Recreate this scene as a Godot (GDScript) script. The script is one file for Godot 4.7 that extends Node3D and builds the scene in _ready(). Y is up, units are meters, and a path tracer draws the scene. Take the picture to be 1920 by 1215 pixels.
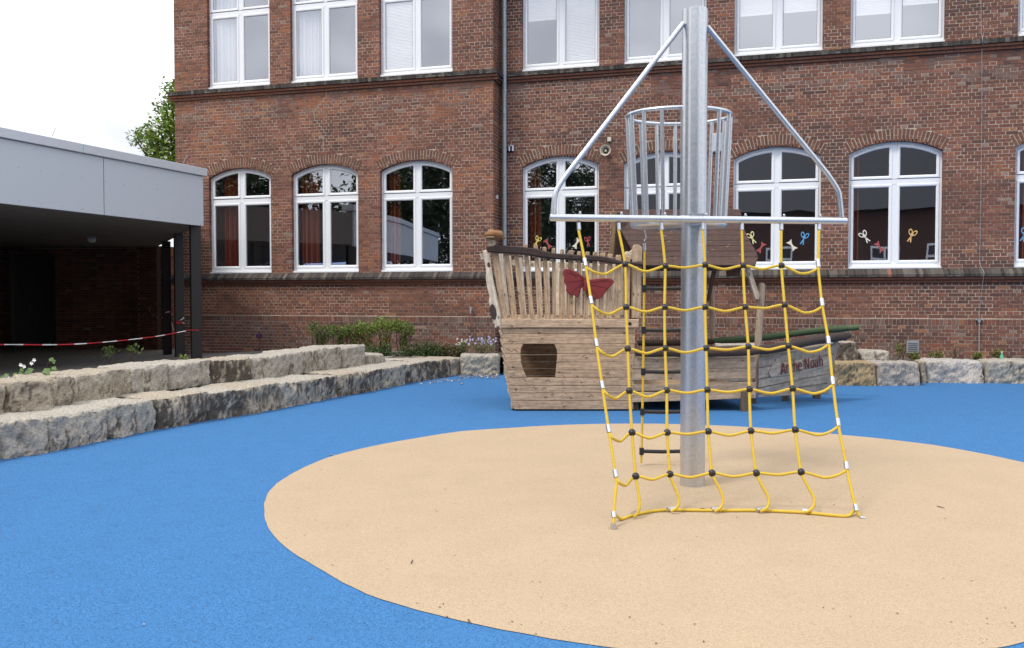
extends Node3D
# A school playground: rubber floor, play ship, mast with rope net, brick school, canopy, stone seats.

const F := 1600.0            # focal length of the photograph in its own pixels (1920 x 1215)
const EYE := 1.65
const TILT := 0.02968        # camera looks down by this much (radians)
const WA := 0.26232          # the school front is turned by this much
var WE := Vector3(cos(WA), 0, sin(WA))      # along the front, to the right
var WN := Vector3(-sin(WA), 0, cos(WA))     # out of the front
var WO := Vector3(-0.273, 0, -20.82)        # foot of the inner corner
const PROJ := 0.65           # how far the left block stands out

var rng := RandomNumberGenerator.new()
var noise := FastNoiseLite.new()
var noise2 := FastNoiseLite.new()
var M := {}
var used := {}

# ---------------------------------------------------------------- places
func ray(u: float, v: float) -> Vector3:
	var d := Vector3((u - 960.0) / F, -(v - 607.5) / F, -1.0)
	var c := cos(TILT)
	var s := sin(TILT)
	return Vector3(d.x, d.y * c + d.z * s, -d.y * s + d.z * c)

func at(u: float, v: float, depth: float) -> Vector3:      # pixel + distance
	var r := ray(u, v)
	return r * (depth / -r.z) + Vector3(0, EYE, 0)

func gp(u: float, v: float, h := 0.0) -> Vector3:          # pixel on a level surface
	var r := ray(u, v)
	return r * ((h - EYE) / r.y) + Vector3(0, EYE, 0)

func ws(s: float, y: float, t := 0.0) -> Vector3:          # place on the school front
	return WO + WE * s + WN * t + Vector3(0, y, 0)

func pw(u: float, v: float, t := 0.0) -> Vector2:          # pixel on the school front -> (s, y)
	var r := ray(u, v)
	var c := Vector3(0, EYE, 0)
	var o := WO + WN * t
	var p := c + r * ((o - c).dot(WN) / r.dot(WN))
	return Vector2((p - WO).dot(WE), p.y)

# ---------------------------------------------------------------- mesh building
class MB:
	var v := PackedVector3Array()
	var n := PackedVector3Array()
	var uv := PackedVector2Array()
	var c := PackedColorArray()
	var ix := PackedInt32Array()
	var col := Color(1, 1, 1)
	var ua := Vector3(1, 0, 0)
	var va := Vector3(0, 1, 0)
	var off := Vector2.ZERO

	func vert(p: Vector3, nn: Vector3) -> int:
		v.append(p)
		n.append(nn)
		uv.append(Vector2(p.dot(ua), p.dot(va)) + off)
		c.append(col)
		return v.size() - 1

	# corners counter-clockwise as seen from outside
	func quad(a: Vector3, b: Vector3, cc: Vector3, d: Vector3) -> void:
		var nn := (b - a).cross(d - a)
		if nn.length_squared() < 1e-14:
			nn = (cc - b).cross(d - b)
		nn = nn.normalized()
		var i := vert(a, nn)
		vert(b, nn)
		vert(cc, nn)
		vert(d, nn)
		ix.append_array(PackedInt32Array([i, i + 2, i + 1, i, i + 3, i + 2]))

	func tri(a: Vector3, b: Vector3, cc: Vector3) -> void:
		var nn := (b - a).cross(cc - a).normalized()
		var i := vert(a, nn)
		vert(b, nn)
		vert(cc, nn)
		ix.append_array(PackedInt32Array([i, i + 2, i + 1]))

	# eight corners: bottom ring 0-3 and top ring 4-7, counter-clockwise seen from above
	func hexa(p: Array) -> void:
		quad(p[4], p[5], p[6], p[7])
		quad(p[3], p[2], p[1], p[0])
		for k in 4:
			var m := (k + 1) % 4
			quad(p[k], p[m], p[m + 4], p[k + 4])

	func box(o: Vector3, x: Vector3, y: Vector3, z: Vector3) -> void:   # from corner o; x right, y up, z towards the viewer
		hexa([o + z, o + x + z, o + x, o, o + z + y, o + x + z + y, o + x + y, o + y])

	# box with chamfered front edges (front = +z)
	func bevel_box(o: Vector3, x: Vector3, y: Vector3, z: Vector3, b: float) -> void:
		var zx := z.normalized() * b
		var xi := x.normalized() * b
		var yi := y.normalized() * b
		var f := [o + z + xi + yi, o + z + x - xi + yi, o + z + x - xi + y - yi, o + z + xi + y - yi]
		var m := [o + z - zx, o + z - zx + x, o + z - zx + x + y, o + z - zx + y]
		var k := [o, o + x, o + x + y, o + y]
		quad(f[0], f[1], f[2], f[3])
		for i in 4:
			var j := (i + 1) % 4
			quad(m[i], m[j], f[j], f[i])
			quad(k[i], k[j], m[j], m[i])
		quad(k[3], k[2], k[1], k[0])

	# outline in a plane: points (counter-clockwise seen from the front), pushed back by `back`
	func prism(pts: Array, back: Vector3, bev := 0.004) -> void:
		var nn := -back.normalized()
		var xa: Vector3 = (pts[1] - pts[0]).normalized()
		var ya := nn.cross(xa)
		var flat := PackedVector2Array()
		for p in pts:
			flat.append(Vector2((p - pts[0]).dot(xa), (p - pts[0]).dot(ya)))
		if Geometry2D.is_polygon_clockwise(flat):
			pts = pts.duplicate()
			pts.reverse()
			prism(pts, back, bev)
			return
		var cnt := pts.size()
		var inner := []
		for i in cnt:
			var e0: Vector3 = (pts[i] - pts[(i + cnt - 1) % cnt]).normalized()
			var e1: Vector3 = (pts[(i + 1) % cnt] - pts[i]).normalized()
			var n0 := nn.cross(e0)
			var n1 := nn.cross(e1)
			var bi := n0 + n1
			if bi.length() < 0.2:
				bi = n0
			bi = bi.normalized()
			inner.append(pts[i] + bi * (bev / maxf(0.5, bi.dot(n0))))
		var ids := Geometry2D.triangulate_polygon(flat)
		for i in range(0, ids.size(), 3):
			var a: Vector3 = inner[ids[i]]
			var b: Vector3 = inner[ids[i + 1]]
			var d: Vector3 = inner[ids[i + 2]]
			if (b - a).cross(d - a).dot(nn) > 0:
				tri(a, b, d)
			else:
				tri(a, d, b)
			a = pts[ids[i]] + back
			b = pts[ids[i + 1]] + back
			d = pts[ids[i + 2]] + back
			if (b - a).cross(d - a).dot(nn) < 0:
				tri(a, b, d)
			else:
				tri(a, d, b)
		var dn := -nn * bev
		for i in cnt:
			var j := (i + 1) % cnt
			quad(pts[i] + dn, pts[j] + dn, inner[j], inner[i])
			quad(pts[i] + back, pts[j] + back, pts[j] + dn, pts[i] + dn)

	# a round tube along a path; lobes > 0 makes a twisted rope
	func tube(path: Array, radii: Array, seg := 12, lobes := 0, pitch := 0.07, caps := true) -> void:
		var cnt := path.size()
		var up := Vector3(0.13, 0.2, 1.0).normalized()
		var t0: Vector3 = (path[1] - path[0]).normalized()
		if absf(up.dot(t0)) > 0.9:
			up = Vector3(1, 0.1, 0).normalized()
		var side := up.cross(t0).normalized()
		var first := v.size()
		var run := 0.0
		for i in cnt:
			var t: Vector3
			if i == 0:
				t = path[1] - path[0]
			elif i == cnt - 1:
				t = path[i] - path[i - 1]
			else:
				t = path[i + 1] - path[i - 1]
			t = t.normalized()
			if i > 0:
				run += (path[i] - path[i - 1]).length()
			side = (side - t * side.dot(t)).normalized()
			var oth := t.cross(side)
			var r: float = radii[i] if radii.size() > 1 else radii[0]
			for k in seg:
				var a := TAU * k / seg
				var d := side * cos(a) + oth * sin(a)
				var rr := r
				var nn := d
				if lobes:
					var ph := lobes * (a - run / pitch * TAU)
					rr = r * (0.80 + 0.24 * absf(cos(ph * 0.5)))
					nn = (d + (side * -sin(a) + oth * cos(a)) * -0.9 * cos(ph * 0.5) * sin(ph * 0.5) * 2.0).normalized()
				v.append(path[i] + d * rr)
				n.append(nn)
				uv.append(Vector2(run, float(k) / seg) + off)
				c.append(col)
		for i in cnt - 1:
			for k in seg:
				var m := (k + 1) % seg
				var a := first + i * seg + k
				var b := first + i * seg + m
				var d := first + (i + 1) * seg + m
				var e := first + (i + 1) * seg + k
				ix.append_array(PackedInt32Array([a, d, b, a, e, d]))
		if caps:
			for e in 2:
				var i := 0 if e == 0 else cnt - 1
				var t: Vector3 = (path[0] - path[1]).normalized() if e == 0 else (path[cnt - 1] - path[cnt - 2]).normalized()
				var mid := vert(path[i], t)
				var ring := []
				for k in seg:
					ring.append(vert(v[first + i * seg + k], t))
				for k in seg:
					if e == 0:
						ix.append_array(PackedInt32Array([mid, ring[k], ring[(k + 1) % seg]]))
					else:
						ix.append_array(PackedInt32Array([mid, ring[(k + 1) % seg], ring[k]]))

	func ball(o: Vector3, r: Vector3, lat := 8, lon := 14) -> void:
		var first := v.size()
		for i in lat + 1:
			var th := PI * i / lat
			for k in lon:
				var ph := TAU * k / lon
				var d := Vector3(sin(th) * cos(ph), cos(th), sin(th) * sin(ph))
				v.append(o + d * r)
				n.append((d / r).normalized())
				uv.append(Vector2(float(k) / lon, float(i) / lat))
				c.append(col)
		for i in lat:
			for k in lon:
				var m := (k + 1) % lon
				var a := first + i * lon + k
				var b := first + i * lon + m
				var d := first + (i + 1) * lon + m
				var e := first + (i + 1) * lon + k
				ix.append_array(PackedInt32Array([a, d, b, a, e, d]))

	# turned shape: profile of (radius, height) along an axis
	func lathe(o: Vector3, axis: Vector3, prof: Array, seg := 20) -> void:
		var sx := axis.cross(Vector3(0.3, 1, 0.2)).normalized()
		var sy := axis.cross(sx)
		for i in prof.size() - 1:
			for k in seg:
				var d0 := sx * cos(TAU * k / seg) + sy * sin(TAU * k / seg)
				var d1 := sx * cos(TAU * (k + 1) / seg) + sy * sin(TAU * (k + 1) / seg)
				quad(o + d0 * prof[i].x + axis * prof[i].y, o + d1 * prof[i].x + axis * prof[i].y, o + d1 * prof[i + 1].x + axis * prof[i + 1].y, o + d0 * prof[i + 1].x + axis * prof[i + 1].y)

	# leaf: a folded diamond
	func leaf(p: Vector3, dir: Vector3, up: Vector3, l: float, w: float) -> void:
		var sd := dir.cross(up).normalized() * w
		var tip := p + dir * l
		var mid := p + dir * l * 0.45
		var lift := up * w * 0.35
		quad(p, mid + sd + lift, tip, mid - sd + lift)

	func mesh() -> ArrayMesh:
		var a := []
		a.resize(Mesh.ARRAY_MAX)
		a[Mesh.ARRAY_VERTEX] = v
		a[Mesh.ARRAY_NORMAL] = n
		a[Mesh.ARRAY_TEX_UV] = uv
		a[Mesh.ARRAY_TEX_UV2] = uv
		a[Mesh.ARRAY_COLOR] = c
		a[Mesh.ARRAY_INDEX] = ix
		var m := ArrayMesh.new()
		m.add_surface_from_arrays(Mesh.PRIMITIVE_TRIANGLES, a)
		return m

# ---------------------------------------------------------------- nodes
func numbered(called: String) -> String:
	used[called] = used.get(called, -1) + 1
	return called if used[called] == 0 else "%s_%03d" % [called, used[called]]

func put(called: String, b: MB, m: Material, parent: Node3D = null) -> MeshInstance3D:
	var o := MeshInstance3D.new()
	o.mesh = b.mesh()
	o.material_override = null
	o.mesh.surface_set_material(0, m)
	if parent == null:
		o.name = numbered(called)
		add_child(o, true)
	else:
		o.name = called
		parent.add_child(o, true)
	return o

func tag(o: Node3D, label: String, category: String, group := "", kind := "") -> Node3D:
	o.set_meta("label", label)
	o.set_meta("category", category)
	if group:
		o.set_meta("group", group)
	if kind:
		o.set_meta("kind", kind)
	return o

func thing(called: String, label: String, category: String, group := "") -> Node3D:
	var o := Node3D.new()
	o.name = numbered(called)
	add_child(o, true)
	return tag(o, label, category, group)

func part(called: String, parent: Node3D) -> Node3D:
	var o := Node3D.new()
	o.name = called
	parent.add_child(o, true)
	return o

func setting(called: String, b: MB, m: Material, label: String) -> MeshInstance3D:
	var o := put(called, b, m)
	tag(o, label, called.replace("_", " "), "", "structure")
	return o

# ---------------------------------------------------------------- materials
func ntex(freq: float, ramp: Array, type := FastNoiseLite.TYPE_SIMPLEX, oct := 4, size := 512, sd := 1, normal := false) -> NoiseTexture2D:
	var nz := FastNoiseLite.new()
	nz.noise_type = type
	nz.frequency = freq
	nz.fractal_octaves = oct
	nz.seed = sd
	if type == FastNoiseLite.TYPE_CELLULAR:
		nz.cellular_return_type = FastNoiseLite.RETURN_CELL_VALUE
		nz.fractal_type = FastNoiseLite.FRACTAL_NONE
	var t := NoiseTexture2D.new()
	t.width = size
	t.height = size
	t.seamless = true
	t.seamless_blend_skirt = 0.2
	t.noise = nz
	if ramp.size():
		var g := Gradient.new()
		var cols := PackedColorArray()
		var offs := PackedFloat32Array()
		for r in ramp:
			offs.append(r[0])
			var q = r[1]
			cols.append(Color(q, q, q) if q is float else q)
		g.offsets = offs
		g.colors = cols
		t.color_ramp = g
	return t

func mat(called: String, colour: Color, rough := 0.8, metal := 0.0) -> StandardMaterial3D:
	var m := StandardMaterial3D.new()
	m.resource_name = called
	m.albedo_color = colour.linear_to_srgb()
	m.roughness = rough
	m.metallic = metal
	M[called] = m
	return m

func tri(m: StandardMaterial3D, scale: float) -> void:
	m.uv1_triplanar = true
	m.uv1_world_triplanar = true
	m.uv1_scale = Vector3.ONE * scale

func wood_image() -> ImageTexture:
	var w := 1024
	var h := 256
	var im := Image.create(w, h, false, Image.FORMAT_RGB8)
	var a := FastNoiseLite.new()
	a.seed = 5
	a.frequency = 0.02
	a.fractal_octaves = 3
	var knots := []
	var r2 := RandomNumberGenerator.new()
	r2.seed = 9
	for i in 7:
		knots.append(Vector3(r2.randf() * w, r2.randf() * h, r2.randf_range(4, 9)))
	for y in h:
		for x in w:
			var wx := float(x)
			var wy := float(y)
			var k := 0.0
			for q in knots:
				var dx: float = (wx - q.x) / 2.6
				var dy: float = wy - q.y
				var dd: float = sqrt(dx * dx + dy * dy) / q.z
				if dd < 4.0:
					wy += q.z * 1.2 * exp(-dd * dd * 0.5) * signf(dy)
					k = maxf(k, clampf(1.3 - dd, 0.0, 1.0))
			var g := a.get_noise_2d(wx * 0.08, wy * 2.2)
			var f := a.get_noise_2d(wx * 0.35 + 400.0, wy * 14.0)
			var p := a.get_noise_2d(wx * 0.5 + 900.0, wy * 0.9)
			var s := 0.88 + 0.16 * g + 0.11 * f + 0.10 * p - 0.42 * k
			s = clampf(s, 0.2, 1.0)
			im.set_pixel(x, y, Color(s, s * (0.985 - 0.02 * k), s * (0.965 - 0.05 * k)))
	return ImageTexture.create_from_image(im)

func make_materials() -> void:
	var grain := ntex(0.035, [[0.0, 0.62], [0.45, 0.86], [0.75, 1.0], [1.0, 1.0]], FastNoiseLite.TYPE_SIMPLEX, 5, 512, 3)
	var m := mat("brick", Color(1, 1, 1), 0.92)
	m.vertex_color_use_as_albedo = true
	m.albedo_texture = grain
	tri(m, 1.7)
	m.heightmap_enabled = true
	m.heightmap_texture = grain
	m.heightmap_scale = 0.5
	m = mat("mortar", Color(1, 1, 1), 0.97)
	m.vertex_color_use_as_albedo = true
	m.albedo_texture = grain
	tri(m, 2.3)
	# rubber granules
	var gran := ntex(0.11, [[0.0, 0.74], [0.3, 0.88], [0.6, 0.93], [1.0, 1.0]], FastNoiseLite.TYPE_CELLULAR, 1, 1024, 11)
	var fine := ntex(0.13, [[0.0, 0.86], [0.3, 0.93], [1.0, 1.0]], FastNoiseLite.TYPE_CELLULAR, 1, 1024, 12)
	var patch := ntex(0.012, [[0.0, 0.975], [0.5, 0.99], [1.0, 1.0]], FastNoiseLite.TYPE_SIMPLEX, 4, 512, 21)
	for q in [["rubber_blue", Color(0.058, 0.197, 0.436)], ["rubber_sand", Color(0.480, 0.365, 0.244)]]:
		m = mat(q[0], q[1], 0.95)
		m.metallic_specular = 0.3
		m.albedo_texture = gran if q[0] == "rubber_blue" else fine
		m.uv1_scale = Vector3(1.3, 1.3, 1.3)
		m.heightmap_enabled = true
		m.heightmap_texture = gran
		m.heightmap_scale = 0.3
		m.detail_enabled = true
		m.detail_blend_mode = BaseMaterial3D.BLEND_MODE_MUL
		m.detail_uv_layer = BaseMaterial3D.DETAIL_UV_2
		m.detail_albedo = patch
		m.uv2_scale = Vector3(0.21, 0.21, 0.21)
	var wt := wood_image()
	m = mat("wood", Color(1, 1, 1), 0.85)
	m.vertex_color_use_as_albedo = true
	m.albedo_texture = wt
	m.uv1_scale = Vector3(0.8, 2.4, 1)
	m.heightmap_enabled = true
	m.heightmap_texture = wt
	m.heightmap_scale = 0.25
	m = mat("rock", Color(1, 1, 1), 0.95)
	m.vertex_color_use_as_albedo = true
	var rk := ntex(0.02, [[0.0, 0.62], [0.35, 0.80], [0.6, 0.93], [1.0, 1.0]], FastNoiseLite.TYPE_SIMPLEX, 6, 512, 31)
	m.albedo_texture = rk
	tri(m, 2.4)
	m.heightmap_enabled = true
	m.heightmap_texture = rk
	m.heightmap_scale = 1.0
	# galvanised steel
	var sp := ntex(0.05, [[0.0, 0.93], [0.5, 0.97], [1.0, 1.0]], FastNoiseLite.TYPE_CELLULAR, 1, 512, 41)
	var dull := ntex(0.012, [[0.0, 0.27], [0.5, 0.31], [1.0, 0.36]], FastNoiseLite.TYPE_SIMPLEX, 5, 512, 43)
	m = mat("steel", Color(0.63, 0.65, 0.68), 0.62, 0.88)
	m.albedo_texture = sp
	m.roughness = 1.0
	m.roughness_texture = dull
	tri(m, 2.6)
	m = mat("ferrule", Color(0.58, 0.59, 0.61), 0.34, 0.9)
	m = mat("zinc", Color(0.36, 0.39, 0.42), 0.5, 0.5)
	m.albedo_texture = sp
	tri(m, 0.7)
	m = mat("rope", Color(0.80, 0.54, 0.045), 0.7)
	m.albedo_texture = ntex(0.06, [[0.0, 0.78], [1.0, 1.0]], FastNoiseLite.TYPE_SIMPLEX, 3, 256, 47)
	tri(m, 6.0)
	mat("black_plastic", Color(0.012, 0.012, 0.014), 0.45)
	m = mat("frame_white", Color(0.80, 0.81, 0.83), 0.38)
	mat("seal_dark", Color(0.03, 0.03, 0.035), 0.6)
	m = mat("glass", Color(0.86, 0.89, 0.97), 0.0, 1.0)
	var one := Image.create(4, 4, false, Image.FORMAT_RGB8)
	one.fill(Color(1, 1, 1))
	m.albedo_texture = ImageTexture.create_from_image(one)
	m.transparency = BaseMaterial3D.TRANSPARENCY_ALPHA
	m.albedo_color.a = 0.43
	m = mat("plaster", Color(0.42, 0.39, 0.35), 0.95)
	mat("plaster_white", Color(0.75, 0.75, 0.74), 0.95)
	m = mat("curtain", Color(1, 1, 1), 0.95)
	m.vertex_color_use_as_albedo = true
	m = mat("sheer", Color(0.85, 0.86, 0.88), 0.95)
	m = mat("blind", Color(0.82, 0.82, 0.80), 0.8)
	m = mat("fascia", Color(0.545, 0.58, 0.625), 0.55)
	m.albedo_texture = ntex(0.2, [[0.0, 0.93], [1.0, 1.0]], FastNoiseLite.TYPE_SIMPLEX, 2, 256, 51)
	tri(m, 3.0)
	mat("coping", Color(0.62, 0.65, 0.69), 0.45, 0.3)
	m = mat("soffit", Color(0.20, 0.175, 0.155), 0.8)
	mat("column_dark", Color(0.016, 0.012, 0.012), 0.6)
	mat("gate_grey", Color(0.05, 0.055, 0.06), 0.6, 0.3)
	mat("paper", Color(1, 1, 1), 0.9).vertex_color_use_as_albedo = true
	m = mat("plain", Color(1, 1, 1), 0.75)
	m.vertex_color_use_as_albedo = true
	m = mat("leaf", Color(1, 1, 1), 0.6)
	m.vertex_color_use_as_albedo = true
	m.backlight_enabled = true
	m.backlight = Color(0.45, 0.55, 0.2)
	m = mat("bark", Color(0.09, 0.07, 0.055), 0.95)
	m.albedo_texture = grain
	tri(m, 3.0)
	m = mat("soil", Color(0.10, 0.08, 0.062), 1.0)
	m.albedo_texture = rk
	tri(m, 1.5)
	m = mat("paving", Color(0.25, 0.235, 0.215), 0.95)
	m.albedo_texture = rk
	tri(m, 0.6)
	m = mat("asphalt", Color(0.09, 0.09, 0.092), 0.95)
	m.albedo_texture = grain
	tri(m, 1.0)
	m = mat("slate", Color(0.055, 0.057, 0.065), 0.7)
	m.albedo_texture = grain
	tri(m, 0.9)
	mat("lettering", Color(0.135, 0.022, 0.020), 0.8)
	m = mat("red_paint", Color(0.25, 0.022, 0.024), 0.5)
	m.albedo_texture = grain
	tri(m, 2.0)

# ---------------------------------------------------------------- sky
func sky_image() -> ImageTexture:
	var w := 1024
	var h := 512
	var im := Image.create(w, h, false, Image.FORMAT_RGBF)
	var a := FastNoiseLite.new()
	a.seed = 77
	a.frequency = 1.5
	a.fractal_octaves = 5
	var b := FastNoiseLite.new()
	b.seed = 13
	b.frequency = 0.75
	b.fractal_octaves = 4
	for y in h:
		var th := PI * (y + 0.5) / h
		for x in w:
			var ph := TAU * (x + 0.5) / w
			var d := Vector3(sin(th) * sin(ph), cos(th), sin(th) * cos(ph))
			var q := Vector3(d.x, d.y * 1.6, d.z)
			var n := a.get_noise_3dv(q * 2.3)
			var g := b.get_noise_3dv(q * 2.0 + Vector3(3, 1, 7))
			var cloud := Color(1.04, 1.05, 1.08).lerp(Color(0.66, 0.68, 0.73), smoothstep(-0.25, 0.5, n + 0.4 * g))
			var blue := Color(0.26, 0.42, 0.78)
			var c := cloud.lerp(blue, smoothstep(0.20, 0.46, g - 0.35 * n) * 0.85)
			c = c * ((1.0 + 0.8 * maxf(d.y, 0.0)) / 1.8 * 1.17)
			if d.y < 0:
				c = Color(0.30, 0.29, 0.28)
			im.set_pixel(x, y, c)
	return ImageTexture.create_from_image(im)

# ================================================================= BUILD
func _ready() -> void:
	rng.seed = 20240
	noise.seed = 4
	noise.frequency = 0.35
	noise.fractal_octaves = 3
	noise2.seed = 8
	noise2.frequency = 2.2
	noise2.fractal_octaves = 3

	var cam := Camera3D.new()
	cam.name = "camera"
	cam.position = Vector3(0, EYE, 0)
	cam.rotation.x = -TILT
	cam.fov = rad_to_deg(2.0 * atan(607.5 / F))
	cam.far = 600.0
	cam.near = 0.05
	add_child(cam)
	cam.current = true

	var env := Environment.new()
	env.background_mode = Environment.BG_SKY
	var pan := PanoramaSkyMaterial.new()
	pan.panorama = sky_image()
	var sky := Sky.new()
	sky.sky_material = pan
	env.sky = sky
	env.background_energy_multiplier = 1.0
	env.tonemap_mode = Environment.TONE_MAPPER_LINEAR
	env.tonemap_exposure = 1.83
	env.sdfgi_enabled = true
	env.ssao_enabled = true
	env.ssil_enabled = true
	var we := WorldEnvironment.new()
	we.name = "world"
	we.environment = env
	add_child(we)

	var sun := DirectionalLight3D.new()
	sun.name = "sun"
	sun.light_energy = 0.45
	sun.light_angular_distance = 14.0
	sun.light_color = Color(1.0, 0.97, 0.92)
	sun.shadow_enabled = true
	add_child(sun)
	sun.look_at_from_position(Vector3(-7, 13, 5), Vector3.ZERO)

	make_materials()
	ground()
	school()
	canopy()
	opposite()
	stones()
	planting()
	mast()
	net()
	ladder()
	ship()
	wall_fittings()
	cutouts()
	litter()

# ---------------------------------------------------------------- ground
func ground() -> void:
	var b := MB.new()
	b.quad(Vector3(-300, -0.03, 300), Vector3(300, -0.03, 300), Vector3(300, -0.03, -300), Vector3(-300, -0.03, -300))
	setting("ground", b, M.asphalt, "grey asphalt ground round the school")
	b = MB.new()
	b.ua = Vector3(1, 0, 0)
	b.va = Vector3(0, 0, 1)
	b.quad(Vector3(-26, 0, 13), Vector3(26, 0, 13), Vector3(26, 0, -20.5), Vector3(-26, 0, -20.5))
	setting("playground_floor", b, M.rubber_blue, "blue rubber granule playground floor")
	b = MB.new()
	b.ua = Vector3(1, 0, 0)
	b.va = Vector3(0, 0, 1)
	b.off = Vector2(0.37, 0.21)
	var ctr := Vector3(1.59, 0.004, -7.57)
	var ring := []
	# where the edge shows in the photograph it follows it, elsewhere it is a circle
	var seen_edge := []
	for q in [[496, 955], [502.5, 925], [517.6, 908], [566, 878.4], [619.6, 856], [691, 838], [777, 822], [863, 808.6], [960, 802], [526.5, 1018], [594.5, 1062.7], [694.7, 1116.4], [813, 1151], [960, 1183.7], [1153.5, 1215], [1871, 1215], [1920, 1203.5], [1411, 801], [1576, 815], [1749, 834], [1920, 867]]:
		var p := gp(q[0], q[1], 0.004) - ctr
		seen_edge.append([fposmod(atan2(p.z, p.x), TAU), Vector2(p.x, p.z).length()])
	seen_edge.sort_custom(func(x, y): return x[0] < y[0])
	seen_edge.append([seen_edge[0][0] + TAU, seen_edge[0][1]])
	for k in 180:
		var a := TAU * k / 180.0
		var r := 3.69
		var aa := a if a >= seen_edge[0][0] else a + TAU
		for m in seen_edge.size() - 1:
			if aa >= seen_edge[m][0] and aa <= seen_edge[m + 1][0]:
				r = lerpf(seen_edge[m][1], seen_edge[m + 1][1], (aa - seen_edge[m][0]) / (seen_edge[m + 1][0] - seen_edge[m][0]))
		r += 0.008 * noise2.get_noise_2d(cos(a) * 9.0, sin(a) * 9.0)
		ring.append(ctr + Vector3(cos(a) * r, 0, sin(a) * r))
	for k in 180:
		b.tri(ctr, ring[(k + 1) % 180], ring[k])
	setting("sand_coloured_circle", b, M.rubber_sand, "round sand coloured rubber field in the blue floor")

# ---------------------------------------------------------------- school
func brick_colour(s: float, y: float, kind: int) -> Color:
	var z := noise.get_noise_2d(s * 1.3 + kind * 31.0, y * 1.8)
	var r := 0.20 + rng.randf() * 0.72 + z * 0.62
	if kind == 1:
		r += 0.10
	elif kind == 0:
		r -= 0.08
	var c: Color
	if y > 6.35 + 0.25 * noise.get_noise_2d(s * 1.1, 3.0) and y < 6.95 and rng.randf() < 0.75:
		r += 0.35
	if y < 1.1:
		r -= 0.22
	if r < 0.12:
		c = Color(0.105, 0.057, 0.047)
	elif r < 0.34:
		c = Color(0.150, 0.070, 0.052)
	elif r < 0.62:
		c = Color(0.200, 0.084, 0.058)
	elif r < 0.86:
		c = Color(0.250, 0.100, 0.064)
	elif r < 1.02:
		c = Color(0.305, 0.135, 0.095)
	else:
		c = Color(0.355, 0.132, 0.065)
	if rng.randf() < 0.02:
		c = Color(0.38, 0.18, 0.09)
	if rng.randf() < 0.015:
		c = Color(0.33, 0.24, 0.19)
	if y < 1.1 or (y > 6.2 and y < 6.8):
		var e := noise2.get_noise_2d(s * 0.35 + 50.0, y * 0.8)
		if e > 0.02 and rng.randf() < 0.7:
			c = c.lerp(Color(0.24, 0.19, 0.165), rng.randf_range(0.25, 0.65))
	c = c.lerp(Color(0.215, 0.095, 0.064), 0.22)
	var f := rng.randf_range(0.95, 1.22)
	return Color(c.r * f, c.g * f * 0.98, c.b * f * 0.98)

func mortar_colour(s: float, y: float) -> Color:
	var c := Color(0.61, 0.495, 0.39)
	var q := noise.get_noise_2d(s * 0.9 + 9.0, y * 1.4)
	if y > 6.62 - 0.55 * q + 0.3 * noise2.get_noise_2d(s * 0.6, y * 1.5) and y < 6.95:
		c = Color(0.20, 0.165, 0.14)
	elif q > 0.22:
		c = Color(0.42, 0.325, 0.25)
	elif y > 1.2 and y < 2.0 and q > -0.1:
		c = Color(0.36, 0.28, 0.22)
	return c

# openings: [s0, s1, y0, spring, crown]; returns free stretches of a course
func stretches(a: float, z: float, y0: float, y1: float, holes: Array, ring: float) -> Array:
	var out := [[a, z]]
	for h in holes:
		if y1 <= h[2] + 0.002 or y0 >= h[4] + ring:
			continue
		var l: float = h[0]
		var r: float = h[1]
		var ym := (y0 + y1) * 0.5
		if ring == 0.0:
			ym = y0
		var half: float = (h[1] - h[0]) * 0.5
		var rise: float = h[4] - h[3]
		var rad := (half * half + rise * rise) / (2.0 * rise)
		var cy: float = h[4] - rad
		var mid: float = (h[0] + h[1]) * 0.5
		if ring > 0.0:
			# the arch ring leans: its skewback runs along the radius
			var dy := ym - cy
			var inner_top: float = h[3] - cy
			if dy > inner_top:
				var along := half * dy / inner_top
				var q := (rad + ring) * (rad + ring) - dy * dy
				var outer := sqrt(q) if q > 0.0 else 0.0
				var hw := minf(along, outer) + 0.006
				if outer <= 0.0:
					continue
				l = mid - hw
				r = mid + hw
		else:
			if ym > h[3]:
				var q := rad * rad - (ym - cy) * (ym - cy)
				if q <= 0.0:
					continue
				l = mid - sqrt(q)
				r = mid + sqrt(q)
		var nxt := []
		for e in out:
			if r <= e[0] or l >= e[1]:
				nxt.append(e)
				continue
			if l - e[0] > 0.02:
				nxt.append([e[0], l])
			if e[1] - r > 0.02:
				nxt.append([r, e[1]])
		out = nxt
	return out

var brick_list := []     # [score, o, x, y, z, colour]

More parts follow.
